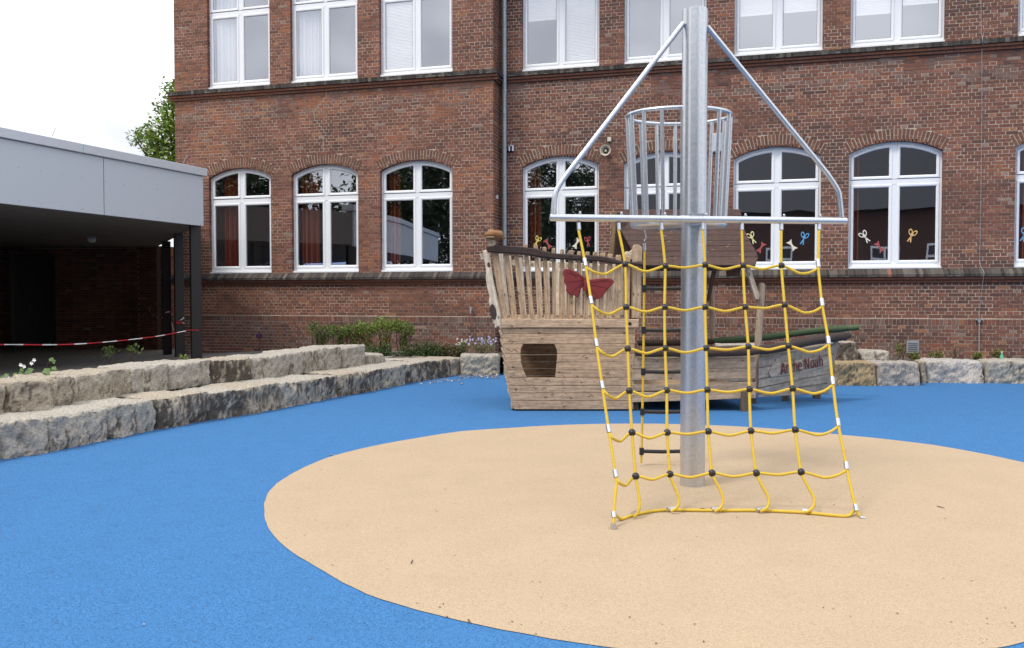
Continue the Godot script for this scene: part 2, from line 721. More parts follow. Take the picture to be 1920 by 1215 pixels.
func brick_face(o: Vector3, e: Vector3, nn: Vector3, a: float, z: float, y0: float, y1: float, holes: Array, mb: MB, kind: int, collect: bool, inset := 0.0) -> void:
	var ch := 0.077
	var row := int(round(y0 / ch))
	var y := y0
	var up := Vector3(0, 1, 0)
	while y < y1 - 0.03:
		var hh := minf(ch, y1 - y) - 0.014
		var stretcher := row % 2 == 0
		for st in stretches(a, z, y, y + ch, holes, 0.262):
			var step := 0.2615 if stretcher else 0.1308
			var first: float = floor((st[0] - (0.1308 if stretcher and row % 4 == 0 else 0.0)) / step) * step + (0.1308 if stretcher and row % 4 == 0 else (0.0 if stretcher else 0.0654))
			var s: float = st[0]
			var nxt := first
			while nxt <= s + 0.035:
				nxt += step
			while s < st[1] - 0.02:
				var en := minf(nxt, st[1])
				if st[1] - en < 0.045:
					en = st[1]
				var l: float = s + (0.0075 if s > st[0] + 0.001 else 0.0)
				var r: float = en - (0.0075 if en < st[1] - 0.001 else 0.0)
				# now and then two headers stand in a stretcher's place
				var pieces := [[l, r]]
				if stretcher and r - l > 0.22 and rng.randf() < 0.13:
					pieces = [[l, (l + r) * 0.5 - 0.0075], [(l + r) * 0.5 + 0.0075, r]]
				for p in pieces:
					var w: float = p[1] - p[0] + rng.randf_range(-0.004, 0.002)
					var edge: bool = p[0] < st[0] + 0.001 or p[1] > st[1] - 0.001
					var dep := 0.16 if edge and kind < 3 else 0.026
					var proud := rng.randf_range(-0.003, 0.003) + inset
					var c0: Vector3 = o + e * p[0] + up * (y + 0.007 + rng.randf_range(-0.0015, 0.0015)) + nn * (proud - dep)
					var tl := rng.randf_range(-0.004, 0.004)
					var x := e * w + up * tl * w
					var yy := up * (hh + rng.randf_range(-0.003, 0.001))
					var zz := nn * dep
					var col := brick_colour(p[0], y, kind)
					if collect:
						brick_list.append([0.0, c0, x, yy, zz, col])
					else:
						mb.col = col
						front_brick(mb, c0, x, yy, zz)
				s = en
				nxt += step
		y += ch
		row += 1

func front_brick(mb: MB, o: Vector3, x: Vector3, y: Vector3, z: Vector3) -> void:
	var a := o + z
	mb.quad(a, a + x, a + x + y, a + y)
	mb.quad(o, a, a + y, o + y)
	mb.quad(a + x, o + x, o + x + y, a + x + y)
	mb.quad(a + y, a + x + y, o + x + y, o + y)
	mb.quad(o, o + x, a + x, a)

func mortar_face(o: Vector3, e: Vector3, nn: Vector3, a: float, z: float, y0: float, y1: float, holes: Array, mb: MB, inset := 0.0) -> void:
	var y := y0
	var up := Vector3(0, 1, 0)
	var d := nn * (inset - 0.006)
	while y < y1 - 0.001:
		var yt := minf(y + 0.077, y1)
		for st in stretches(a, z, y, yt, holes, 0.0):
			var s: float = st[0]
			while s < st[1] - 0.001:
				var en := minf(s + 0.6, st[1])
				mb.col = mortar_colour(s, y)
				mb.quad(o + e * s + up * y + d, o + e * en + up * y + d, o + e * en + up * yt + d, o + e * s + up * yt + d)
				s = en
		y = yt

func arch_shape(s0: float, s1: float, y0: float, spring: float, crown: float, inset: float, cnt := 14) -> Array:
	# outline counter-clockwise from bottom left, arched top
	var half := (s1 - s0) * 0.5
	var rise := crown - spring
	var rad := (half * half + rise * rise) / (2.0 * rise) if rise > 0.001 else 1e6
	var cy := crown - rad
	var mid := (s0 + s1) * 0.5
	var out := [Vector2(s0 + inset, y0 + inset), Vector2(s1 - inset, y0 + inset)]
	for k in cnt + 1:
		var x := lerpf(s1 - inset, s0 + inset, float(k) / cnt)
		var y := crown - inset
		if rise > 0.001:
			y = cy + sqrt(maxf(0.0, (rad - inset) * (rad - inset) - (x - mid) * (x - mid)))
		out.append(Vector2(x, y))
	return out

# ring between two outlines with equal counts: front heights t_out/t_in, back at t_back
func ring_strip(mb: MB, outer: Array, inner: Array, base_t: float, t_out: float, t_in: float, t_back: float) -> void:
	var cnt := outer.size()
	for i in cnt:
		var j := (i + 1) % cnt
		var a := ws(outer[i].x, outer[i].y, base_t + t_out)
		var b := ws(outer[j].x, outer[j].y, base_t + t_out)
		var c := ws(inner[j].x, inner[j].y, base_t + t_in)
		var d := ws(inner[i].x, inner[i].y, base_t + t_in)
		mb.quad(a, b, c, d)
		var c2 := ws(inner[j].x, inner[j].y, base_t + t_back)
		var d2 := ws(inner[i].x, inner[i].y, base_t + t_back)
		mb.quad(d, c, c2, d2)
		var a2 := ws(outer[i].x, outer[i].y, base_t + t_back)
		var b2 := ws(outer[j].x, outer[j].y, base_t + t_back)
		mb.quad(a2, b2, b, a)

func arched_y(x: float, s0: float, s1: float, spring: float, crown: float) -> float:
	var half := (s1 - s0) * 0.5
	var rise := crown - spring
	var rad := (half * half + rise * rise) / (2.0 * rise)
	return crown - rad + sqrt(maxf(0.0, rad * rad - pow(x - (s0 + s1) * 0.5, 2)))

# half of an arched light: outline from xl to xr
func light_shape(xl: float, xr: float, yb: float, s0: float, s1: float, spring: float, crown: float, arch: bool, yt: float, inset: float) -> Array:
	var out := [Vector2(xl + inset, yb + inset), Vector2(xr - inset, yb + inset)]
	for k in 9:
		var x := lerpf(xr - inset, xl + inset, k / 8.0)
		out.append(Vector2(x, arched_y(x, s0, s1, spring, crown) - inset * 1.02 if arch else yt - inset))
	return out

func window(parent: Node3D, s0: float, s1: float, y0: float, trans: float, spring: float, crown: float, base_t: float) -> Node3D:
	var w := part("window", parent)
	var ft := -0.115
	s0 -= 0.012
	s1 += 0.012
	var mid := (s0 + s1) * 0.5
	# outer frame
	var b := MB.new()
	var o0 := arch_shape(s0, s1, y0, spring, crown + 0.01, 0.0)
	var o1 := arch_shape(s0, s1, y0, spring, crown + 0.01, 0.062)
	ring_strip(b, o0, o1, base_t, ft, ft, ft - 0.07)
	var e := WE
	var up := Vector3(0, 1, 0)
	b.box(ws(mid - 0.05, y0 + 0.05, base_t + ft - 0.072), e * 0.10, up * (trans - y0 - 0.05), WN * 0.07)
	b.box(ws(mid - 0.05, trans, base_t + ft - 0.072), e * 0.10, up * (crown - trans - 0.045), WN * 0.07)
	b.bevel_box(ws(s0 + 0.05, trans - 0.055, base_t + ft - 0.075), e * (s1 - s0 - 0.10), up * 0.11, WN * 0.078, 0.006)
	# sill board
	b.bevel_box(ws(s0 - 0.025, y0 - 0.028, base_t + ft - 0.07), e * (s1 - s0 + 0.05), up * 0.045, WN * 0.155, 0.006)
	b.bevel_box(ws(s0, y0 + 0.02, base_t + ft - 0.02), e * (s1 - s0), up * 0.07, WN * 0.026, 0.004)
	put("frame", b, M.frame_white, w)
	b = MB.new()
	b.box(ws(s0 + 0.02, trans + 0.055, base_t + ft - 0.05), e * (s1 - s0 - 0.04), up * 0.006, WN * 0.051)
	put("joint", b, M.seal_dark, w)
	# four sashes with panes
	for q in [[s0 + 0.058, mid - 0.046, y0 + 0.09, trans - 0.05, false], [mid + 0.046, s1 - 0.058, y0 + 0.09, trans - 0.05, false],
			[s0 + 0.058, mid - 0.046, trans + 0.065, 0.0, true], [mid + 0.046, s1 - 0.058, trans + 0.065, 0.0, true]]:
		var sh := []
		for ins in [0.0, 0.012, 0.048, 0.066]:
			sh.append(light_shape(q[0], q[1], q[2], s0 + 0.05, s1 - 0.05, spring - 0.05, crown - 0.048, q[4], q[3], ins))
		b = MB.new()
		ring_strip(b, sh[0], sh[1], base_t, ft + 0.006, ft + 0.016, ft - 0.05)
		ring_strip(b, sh[1], sh[2], base_t, ft + 0.016, ft + 0.014, ft - 0.05)
		ring_strip(b, sh[2], sh[3], base_t, ft + 0.014, ft - 0.004, ft - 0.05)
		put("sash", b, M.frame_white, w)
		b = MB.new()
		var seal := light_shape(q[0], q[1], q[2], s0 + 0.05, s1 - 0.05, spring - 0.05, crown - 0.048, q[4], q[3], 0.071)
		ring_strip(b, sh[3], seal, base_t, ft - 0.0045, ft - 0.006, ft - 0.02)
		put("seal", b, M.seal_dark, w)
		b = MB.new()
		var pts := []
		for p in light_shape(q[0], q[1], q[2], s0 + 0.05, s1 - 0.05, spring - 0.05, crown - 0.048, q[4], q[3], 0.066):
			pts.append(ws(p.x, p.y, base_t + ft - 0.012))
		var mp := Vector3.ZERO
		for p in pts:
			mp += p
		mp /= pts.size()
		for i in pts.size():
			b.tri(mp, pts[i], pts[(i + 1) % pts.size()])
		for i in b.n.size():
			var wv := b.v[i] * 1.9
			b.n[i] = (WN + WE * 0.005 * noise2.get_noise_3dv(wv) + up * 0.005 * noise2.get_noise_3dv(wv + Vector3(9, 4, 2))).normalized()
		put("pane", b, M.glass, w)
	return w

func arch_bricks(parent: Node3D, s0: float, s1: float, spring: float, crown: float, base_t: float) -> void:
	var half := (s1 - s0) * 0.5
	var rise := crown - spring
	var rad := (half * half + rise * rise) / (2.0 * rise)
	var c := Vector2((s0 + s1) * 0.5, crown - rad)
	var ang := asin(half / rad)
	var cnt := 27
	var th := 0.262
	for k in cnt:
		var a0 := -ang + 2.0 * ang * k / cnt + 0.0044
		var a1 := -ang + 2.0 * ang * (k + 1) / cnt - 0.0044
		var cuts := [[0.0, th]]
		if k % 2 == 1:
			var m := 0.12 if (k / 2) % 2 == 0 else 0.14
			cuts = [[0.0, m - 0.007], [m + 0.007, th]]
		for q in cuts:
			var b := MB.new()
			var col := brick_colour(s0 + k * 0.07, 4.0 + 0.3 * (k % 5), 7)
			b.col = col.lerp(Color(0.175, 0.085, 0.057), 0.55)
			var pr := rng.randf_range(-0.002, 0.004) + base_t
			var f := []
			for g in [[a0, q[0]], [a1, q[0]], [a1, q[1]], [a0, q[1]]]:
				var r: float = rad + g[1]
				f.append(Vector2(c.x + sin(g[0]) * r, c.y + cos(g[0]) * r))
			var dep := 0.13 if q[0] == 0.0 else 0.03
			var p := []
			for t in [pr, pr - dep]:
				for z in f:
					p.append(ws(z.x, z.y, t))
			b.quad(p[0], p[1], p[2], p[3])
			for i in 4:
				var j := (i + 1) % 4
				b.quad(p[i + 4], p[j + 4], p[j], p[i])
			put("arch_brick", b, M.brick, parent)

# a moulded brick ledge: dark sloped headers over two stepped courses
func ledge(parent: Node3D, bricks: MB, mort: MB, a: float, z: float, base_t: float, ytop: float, slope: float, nose: float, collect: Array) -> void:
	var up := Vector3(0, 1, 0)
	var s := a
	var x := WE
	var out := 0.135
	var k := 0
	while s < z - 0.02:
		var w := minf(0.0785, z - s)
		var dark := rng.randf_range(0.7, 1.5)
		var c := Color(0.055, 0.045, 0.040)
		if rng.randf() < 0.3:
			c = Color(0.10, 0.085, 0.072)
		if rng.randf() < 0.10:
			c = Color(0.13, 0.112, 0.094)
		bricks.col = Color(c.r * dark, c.g * dark, c.b * dark)
		if collect.size() and absf(s - collect[0]) < 0.05:
			bricks.col = Color(0.33, 0.13, 0.085)
		var l := s + 0.004
		var r := s + w - 0.004
		var j := rng.randf_range(-0.004, 0.004)
		var p := []
		for q in [l, r]:
			p.append([ws(q, ytop + j, base_t - 0.02), ws(q, ytop - slope + j, base_t + out + j), ws(q, ytop - slope - nose, base_t + out - 0.004 + j), ws(q, ytop - slope - nose, base_t - 0.02)])
		bricks.quad(p[0][1], p[1][1], p[1][0], p[0][0])
		bricks.quad(p[0][2], p[1][2], p[1][1], p[0][1])
		bricks.quad(p[0][3], p[1][3], p[1][2], p[0][2])
		bricks.quad(p[0][0], p[0][3], p[0][2], p[0][1])
		bricks.quad(p[1][1], p[1][2], p[1][3], p[1][0])
		s += w
		k += 1
	# bedding mortar between the headers
	mort.col = Color(0.20, 0.18, 0.155)
	var d := 0.006
	mort.quad(ws(a, ytop - slope - d, base_t + out - d), ws(z, ytop - slope - d, base_t + out - d), ws(z, ytop - d, base_t - 0.02), ws(a, ytop - d, base_t - 0.02))
	mort.quad(ws(a, ytop - slope - nose + d, base_t + out - d), ws(z, ytop - slope - nose + d, base_t + out - d), ws(z, ytop - slope - d, base_t + out - d), ws(a, ytop - slope - d, base_t + out - d))
	# two stepped courses
	var y := ytop - slope - nose
	for st in [[0.088, 0.052, 0.262], [0.045, 0.052, 0.131]]:
		s = a
		y -= st[1] + 0.011
		while s < z - 0.02:
			var w2: float = minf(st[2], z - s)
			var cc := brick_colour(s, 6.6 if ytop > 5.0 else 1.6, 3)
			cc = cc.lerp(Color(0.30, 0.105, 0.055), 0.55)
			if ytop < 5.0:
				cc = cc.lerp(Color(0.17, 0.075, 0.052), 0.4)
			bricks.col = cc
			front_brick(bricks, ws(s + 0.005, y + 0.003, base_t - 0.02), x * (w2 - 0.010), up * st[1], WN * (0.02 + st[0] + rng.randf_range(-0.003, 0.003)))
			s += w2
		mort.col = Color(0.10, 0.082, 0.07)
		mort.box(ws(a, y - 0.004, base_t - 0.02), x * (z - a), up * (st[1] + 0.014), WN * (0.012 + st[0]))

func school() -> void:
	var b := thing("brick_school", "old red brick school with white arched windows behind the ship", "building")
	var up := Vector3(0, 1, 0)
	var right := [[0.53, 2.40], [2.98, 4.85], [5.47, 7.35], [7.92, 9.80], [11.18, 13.06], [13.7, 15.57]]
	var left := [[-7.67, -5.87], [-5.29, -3.46], [-2.88, -1.01]]
	var holes_r := []
	var holes_l := []
	for q in right:
		holes_r.append([q[0], q[1], 2.30, 4.81, 5.05])
		holes_r.append([q[0], q[1], 7.10, 9.62, 9.86])
	for q in left:
		holes_l.append([q[0], q[1], 2.30, 4.76, 4.99])
		holes_l.append([q[0], q[1], 7.04, 9.56, 9.79])
	# mortar bed and bricks
	var mort := MB.new()
	var br := MB.new()
	mortar_face(WO, WE, WN, 0.0, 16.5, 0.0, 10.6, holes_r, mort)
	mortar_face(WO, WE, WN, -8.66, 0.0, 0.0, 10.6, holes_l, mort, PROJ)
	mortar_face(WO, -WN, WE, -PROJ + 0.0085, 0.05, 0.0, 10.6, [], mort)              # return of the left block
	mortar_face(WO - WE * 8.66, WN, -WE, -9.0, PROJ - 0.0085, 0.0, 10.6, [], mort)   # left gable
	brick_face(WO, WE, WN, 0.0, 16.5, 1.232, 9.95, holes_r, br, 0, true)
	brick_face(WO, WE, WN, -8.66, 0.0, 1.232, 9.95, holes_l, br, 1, true, PROJ)
	brick_face(WO, -WN, WE, -PROJ + 0.168, 0.0, 0.154, 9.95, [], br, 3, false)
	brick_face(WO - WE * 8.66, WN, -WE, -3.0, PROJ - 0.168, 0.154, 9.95, [], br, 4, false)
	# plinth, slightly proud, with a soldier course on top
	brick_face(WO, WE, WN, 0.0, 16.5, 0.154, 1.078, [], br, 5, true, 0.03)
	brick_face(WO, WE, WN, -8.69, 0.03, 0.154, 1.078, [], br, 6, true, PROJ + 0.03)
	var pl := MB.new()
	for q in [[0.0, 16.5, 0.0], [-8.69, 0.03, PROJ]]:
		pl.col = Color(0.52, 0.45, 0.38)
		pl.box(ws(q[0], 0.0, q[2] - 0.02), WE * (q[1] - q[0]), up * 1.222, WN * 0.042)
		var s: float = q[0]
		while s < q[1] - 0.05:
			var c0 := ws(s + 0.005, 1.086, q[2] - 0.0)
			br.col = brick_colour(s, 0.9, 5)
			front_brick(br, c0, WE * 0.066, up * rng.randf_range(0.122, 0.128), WN * rng.randf_range(0.027, 0.033))
			s += 0.0775
	put("plinth", pl, M.mortar, b)
	# ledges
	var led := MB.new()
	ledge(b, led, mort, 0.0, 16.5, 0.0, 2.30, 0.125, 0.055, [pw(1665, 508, 0.1).x])
	ledge(b, led, mort, -8.78, 0.12, PROJ, 2.30, 0.125, 0.055, [])
	ledge(b, led, mort, 0.0, 16.5, 0.0, 7.10, 0.03, 0.095, [])
	ledge(b, led, mort, -8.78, 0.12, PROJ, 7.04, 0.03, 0.095, [])
	# ends of the left block's ledges along the return
	for y in [2.30, 7.04]:
		var hgt := 0.18 if y < 5 else 0.125
		led.col = Color(0.055, 0.045, 0.04)
		led.box(ws(0.0, y - hgt, 0.02), WE * 0.132, up * (hgt - 0.03), WN * (PROJ - 0.03))
		led.col = Color(0.17, 0.07, 0.05)
		led.box(ws(0.0, y - hgt - 0.063, 0.02), WE * 0.085, up * 0.06, WN * (PROJ - 0.03))
		led.box(ws(0.0, y - hgt - 0.126, 0.02), WE * 0.042, up * 0.06, WN * (PROJ - 0.03))
	var rp := MB.new()
	rp.col = Color(0.40, 0.38, 0.32)
	var way := [[611.6, 172], [611.6, 180], [607, 185], [602, 191], [597.4, 196.5], [592.5, 203.7], [588.5, 209], [590, 217], [595, 228.7], [599, 232.6], [603, 238], [607, 243], [611, 250], [606, 256], [606, 270], [604, 282]]
	for i in way.size() - 1:
		var a := pw(way[i][0], way[i][1], PROJ)
		var z := pw(way[i + 1][0], way[i + 1][1], PROJ)
		a.y = snappedf(a.y, 0.077)
		z.y = snappedf(z.y, 0.077)
		rp.box(ws(a.x - 0.009, minf(a.y, z.y), PROJ - 0.004), WE * 0.018, up * maxf(0.012, absf(a.y - z.y)), WN * 0.007)
		rp.box(ws(minf(a.x, z.x) - 0.011, z.y - 0.009, PROJ - 0.004), WE * (absf(a.x - z.x) + 0.02), up * 0.018, WN * 0.0075)
	put("mortar_repair", rp, M.mortar, b)
	put("ledge", led, M.brick, b)
	put("mortar_bed", mort, M.mortar, b)
	# the largest bricks in view are parts of their own
	var eye := Vector3(0, EYE, 0)
	for q in brick_list:
		var mid: Vector3 = q[1] + q[2] * 0.5 + q[3] * 0.5 + q[4]
		var d := -mid.z
		var px := 960.0 + F * mid.x / d
		var py := 607.5 - F * ((mid.y - eye.y) * cos(TILT) + d * sin(TILT)) / d
		var sc: float = (q[2] as Vector3).length() * (q[3] as Vector3).length() / (d * d)
		if px < 1600 or px > 1905 or py < 15 or py > 640:
			sc = 0.0
		q[0] = sc
	var order := range(brick_list.size())
	order.sort_custom(func(i, j): return brick_list[i][0] > brick_list[j][0])
	for k in order.size():
		var q = brick_list[order[k]]
		if k < 300:
			var ob := MB.new()
			ob.col = q[5]
			front_brick(ob, q[1], q[2], q[3], q[4])
			put("brick", ob, M.brick, b)
		else:
			br.col = q[5]
			front_brick(br, q[1], q[2], q[3], q[4])
	var rest := put("bricks", br, M.brick, b)
	rest.set_meta("kind", "stuff")
	# windows
	var wins := []
	for q in right:
		wins.append(window(b, q[0], q[1], 2.33, 4.19, 4.81, 5.05, 0.0))
		arch_bricks(b, q[0], q[1], 4.81, 5.05, 0.0)
	for q in right:
		wins.append(window(b, q[0], q[1], 7.14, 9.02, 9.62, 9.86, 0.0))
	for q in left:
		wins.append(window(b, q[0], q[1], 2.33, 4.16, 4.76, 4.99, PROJ))
		arch_bricks(b, q[0], q[1], 4.76, 4.99, PROJ)
	for q in left:
		wins.append(window(b, q[0], q[1], 7.08, 8.96, 9.56, 9.79, PROJ))
	# closing storeys: eaves, roof, rooms behind the windows
	var rf := MB.new()
	rf.col = Color(1, 1, 1)
	rf.box(ws(-8.9, 10.55, -9.5), WE * 25.6, up * 0.25, WN * 10.5)
	rf.hexa([ws(-8.9, 10.8, 1.0), ws(16.7, 10.8, 1.0), ws(16.7, 10.8, -9.5), ws(-8.9, 10.8, -9.5),
		ws(-8.9, 14.5, -3.9), ws(16.7, 14.5, -3.9), ws(16.7, 14.5, -4.6), ws(-8.9, 14.5, -4.6)])
	put("roof", rf, M.slate, b)
	var rm := MB.new()
	for q in [[1.9, 5.5], [6.75, 10.4]]:
		var y0: float = q[0]
		var y1: float = q[1]
		var f := -0.30
		var l := -8.4
		var r := 16.3
		rm.quad(ws(l, y0, f), ws(r, y0, f), ws(r, y0, -6), ws(l, y0, -6))
		rm.quad(ws(l, y1, -6), ws(r, y1, -6), ws(r, y1, f), ws(l, y1, f))
		rm.quad(ws(l, y0, -6), ws(r, y0, -6), ws(r, y1, -6), ws(l, y1, -6))
		rm.quad(ws(l, y0, 0.2), ws(l, y0, -6), ws(l, y1, -6), ws(l, y1, 0.2))
		rm.quad(ws(r, y0, -6), ws(r, y0, -0.1), ws(r, y1, -0.1), ws(r, y1, -6))
		for s in [-0.35, 5.16, 10.5]:
			rm.box(ws(s, y0, -6.0), WE * 0.18, up * (y1 - y0), WN * 5.6)
	put("room_walls", rm, M.plaster, b)
	# blinds behind the upper windows: [window, light, bottom]
	for q in [[6, 1, 7.2], [6, 0, 8.35], [8, 0, 8.05], [8, 1, 8.05], [9, 0, 7.86], [9, 1, 8.0], [10, 0, 7.2], [14, 0, 7.25]]:
		var base := 0.0
		var sp: Array
		if q[0] < 12:
			sp = right[q[0] - 6]
		else:
			sp = left[q[0] - 12]
			base = PROJ
		var m: float = (sp[0] + sp[1]) * 0.5
		var s0: float = sp[0] + 0.12 if q[1] == 0 else m + 0.10
		var s1: float = m - 0.10 if q[1] == 0 else sp[1] - 0.12
		var bl := MB.new()
		var yy: float = q[2]
		while yy < 8.94:
			bl.quad(ws(s0, yy, base - 0.150), ws(s1, yy, base - 0.150), ws(s1, yy + 0.03, base - 0.162), ws(s0, yy + 0.03, base - 0.162))
			bl.quad(ws(s0, yy + 0.03, base - 0.162), ws(s1, yy + 0.03, base - 0.162), ws(s1, yy + 0.034, base - 0.150), ws(s0, yy + 0.034, base - 0.150))
			yy += 0.034
		bl.box(ws(s0, q[2] - 0.025, base - 0.165), WE * (s1 - s0), up * 0.025, WN * 0.02)
		put("blind", bl, M.blind, wins[q[0]] if q[0] < 12 else wins[15 + q[0] - 12])
	curtain_set(left, right)

func curtain(called: String, label: String, group: String, s0: float, s1: float, y0: float, y1: float, t: float, cols: Array, waves: float) -> void:
	var b := MB.new()
	var cnt := int(maxf(24.0, (s1 - s0) * 90.0))
	var prev := Vector2.ZERO
	for k in cnt + 1:
		var f := float(k) / cnt
		var s := lerpf(s0, s1, f)
		var p := Vector2(s, t + 0.035 * sin(f * waves * TAU) + 0.012 * sin(f * waves * 2.7 * TAU + 1.0))
		if k > 0:
			b.col = cols[int(f * waves * 2.3 + 0.4 * noise2.get_noise_1d(k * 3.0)) % cols.size()] if cols.size() else Color(1, 1, 1)
			b.quad(ws(prev.x, y0, prev.y), ws(p.x, y0, p.y), ws(p.x, y1, p.y), ws(prev.x, y1, prev.y))
		prev = p
	var o := put(called, b, M.curtain if cols.size() else M.sheer)
	tag(o, label, "curtain", group)

func curtain_set(left: Array, right: Array) -> void:
	var red := [Color(0.30, 0.03, 0.025), Color(0.36, 0.07, 0.03), Color(0.22, 0.02, 0.02), Color(0.42, 0.16, 0.05), Color(0.16, 0.02, 0.03), Color(0.34, 0.05, 0.03), Color(0.40, 0.22, 0.08)]
	var y0 := 2.36
	curtain("striped_curtain", "wide red striped curtain in the arched window beside the canopy", "striped curtains", left[0][0] + 0.27, left[0][0] + 0.87, y0, 5.2, PROJ - 0.30, red, 6.0)
	curtain("striped_curtain", "red striped curtain in the middle arched window of the left block", "striped curtains", left[1][0] + 0.13, left[1][0] + 0.62, y0, 5.2, PROJ - 0.30, red, 5.0)
	curtain("striped_curtain", "narrow dark red curtain in the arched window next to the downpipe", "striped curtains", left[2][0] + 0.13, left[2][0] + 0.42, y0, 5.2, PROJ - 0.30, red, 3.0)
	curtain("striped_curtain", "brown red curtain in the arched window above the ship's stern railing", "striped curtains", right[0][0] + 0.13, right[0][0] + 0.42, y0, 5.2, -0.30, red, 3.0)
	curtain("striped_curtain", "thin red curtain edge in the window with white scissors", "striped curtains", right[3][0] + 0.11, right[3][0] + 0.24, y0, 5.2, -0.30, red, 1.6)
	curtain("striped_curtain", "dark red curtain in the window past the lightning wire", "striped curtains", right[4][0] + 0.10, right[4][0] + 0.3, y0, 5.2, -0.30, red, 2.0)
	curtain("sheer_curtain", "white sheer curtain in the upper window nearest the tree", "sheer curtains", left[0][0] + 0.12, left[0][0] + 0.88, 7.1, 9.6, PROJ - 0.26, [], 7.0)
	curtain("sheer_curtain", "white sheer curtain in the middle upper window of the left block", "sheer curtains", left[1][0] + 0.12, left[1][0] + 0.85, 7.1, 9.6, PROJ - 0.26, [], 7.0)

# ---------------------------------------------------------------- canopy on the left
func cf(k: float, y: float, back := 0.0) -> Vector3:      # k metres along the fascia from its far end, back = inwards
	return Vector3(-6.55, 0, -18.2) + Vector3(-0.364, 0, 0.931) * k + Vector3(-0.931, 0, -0.364) * back + Vector3(0, y, 0)

func canopy() -> void:
	var up := Vector3(0, 1, 0)
	var dir := (cf(1, 0) - cf(0, 0))
	var inw := (cf(0, 0, 1) - cf(0, 0))
	var o := thing("entrance_canopy", "flat grey canopy with dark soffit and slim dark columns", "canopy")
	var top := 4.24
	var bot := 3.19
	# fascia panels, joints open
	var cuts := [0.0, 2.62, 6.4, 8.6, 10.6]
	for i in 4:
		var b := MB.new()
		b.bevel_box(cf(cuts[i + 1] - 0.008, bot, 0.06), -dir * (cuts[i + 1] - cuts[i] - 0.016), up * (top - bot), -inw * 0.06, 0.004)
		var p := put("fascia_panel", b, M.fascia, o)
		# screws
		b = MB.new()
		var kk: float = cuts[i] + 0.06
		while kk < cuts[i + 1]:
			for y in [bot + 0.07, bot + 0.62]:
				b.ball(cf(kk, y, -0.001), Vector3(0.008, 0.008, 0.008), 4, 8)
			kk += 0.42
		put("screws", b, M.zinc, p)
	var cb := MB.new()
	cb.col = Color(1, 1, 1)
	var cc := [-0.07, 0.33, 3.1, 6.2, 8.6, 10.6]
	for i in 5:
		var b := MB.new()
		b.bevel_box(cf(cc[i + 1] - 0.004, top + 0.01, 0.35), -dir * (cc[i + 1] - cc[i] - 0.008), up * 0.16, -inw * 0.40, 0.006)
		put("coping", b, M.coping, o)
	# roof slab over everything, soffit boards under it
	var slab := MB.new()
	var e := [cf(0, 0, 0.062), Vector3(-11.6, 0, -27.6), Vector3(-19.5, 0, -27.6), cf(10.6, 0, 8.0), cf(10.6, 0, 0.062)]
	slab.prism([e[0] + up * 4.2, e[1] + up * 4.2, e[2] + up * 4.2, e[3] + up * 4.2, e[4] + up * 4.2], up * -0.95, 0.001)
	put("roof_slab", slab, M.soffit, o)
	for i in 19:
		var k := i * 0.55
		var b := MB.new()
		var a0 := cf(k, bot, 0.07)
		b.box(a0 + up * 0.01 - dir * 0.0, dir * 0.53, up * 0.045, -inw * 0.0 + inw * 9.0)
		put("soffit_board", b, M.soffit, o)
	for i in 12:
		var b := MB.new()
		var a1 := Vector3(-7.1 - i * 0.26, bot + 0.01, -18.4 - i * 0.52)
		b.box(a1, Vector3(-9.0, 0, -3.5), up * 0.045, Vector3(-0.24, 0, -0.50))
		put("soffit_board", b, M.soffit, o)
	# columns
	for q in [[-6.72, -18.15, 0.21], [-8.03, -20.6, 0.21], [-9.42, -23.3, 0.21]]:
		var b := MB.new()
		var w: float = q[2]
		var c := Vector3(q[0], 0.0, q[1])
		var xa := Vector3(0.89, 0, -0.45) * w
		var za := Vector3(0.45, 0, 0.89) * w
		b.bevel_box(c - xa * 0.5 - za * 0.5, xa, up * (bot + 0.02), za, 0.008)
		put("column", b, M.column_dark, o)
	# lightning rods on the roof edge
	for q in [[93, 262, 104, 240, 14.9], [340, 308, 351, 290, 18.0], [357, 312, 364, 305, 18.1]]:
		var b := MB.new()
		b.tube([at(q[0], q[1], q[4]) - up * 0.05, at(q[2], q[3], q[4])], [0.006], 6)
		put("lightning_rod", b, M.zinc, o)
	# round lamp under the soffit
	var lamp := thing("ceiling_lamp", "small pale bulkhead lamp under the dark canopy soffit", "lamp")
	var b2 := MB.new()
	b2.col = Color(0.55, 0.55, 0.5)
	var lp := at(172, 452, 21.5)
	lp.y = bot - 0.01
	b2.ball(lp - up * 0.06, Vector3(0.10, 0.07, 0.10), 8, 14)
	put("globe", b2, M.plain, lamp)
	b2 = MB.new()
	b2.col = Color(0.3, 0.3, 0.28)
	b2.tube([lp + up * 0.02, lp - up * 0.03], [0.11], 16)
	put("base", b2, M.plain, lamp)
	# brick annex under the canopy
	var an := thing("brick_annex", "dark brick annex wall in the shade under the canopy", "wall")
	var mo := MB.new()
	mo.col = Color(0.38, 0.31, 0.25)
	var bk := MB.new()
	var walls := [[Vector3(-16.6, 0, -27.0), Vector3(-11.5, 0, -26.9)], [Vector3(-11.45, 0, -26.1), Vector3(-10.55, 0, -25.9)], [Vector3(-10.55, 0, -25.9), Vector3(-10.2, 0, -27.6)], [Vector3(-18.2, 0, -18.0), Vector3(-16.6, 0, -27.0)], [Vector3(-13.9, 0, -21.0), Vector3(-13.2, 0, -20.9)], [Vector3(-20.6, 0, -5.0), Vector3(-18.2, 0, -18.0)]]  # last wall: unseen, added to close off bright gaps mirrored in the panes
	for q in walls:
		var ev: Vector3 = (q[1] - q[0])
		var l := ev.length()
		ev /= l
		var nv := ev.cross(up) * -1.0
		if nv.dot(-q[0]) < 0:
			nv = -nv
		mo.box(q[0] - nv * 0.25, ev * l, up * 3.245, nv * 0.242)
		brick_annex_face(q[0], ev, nv, l, bk)
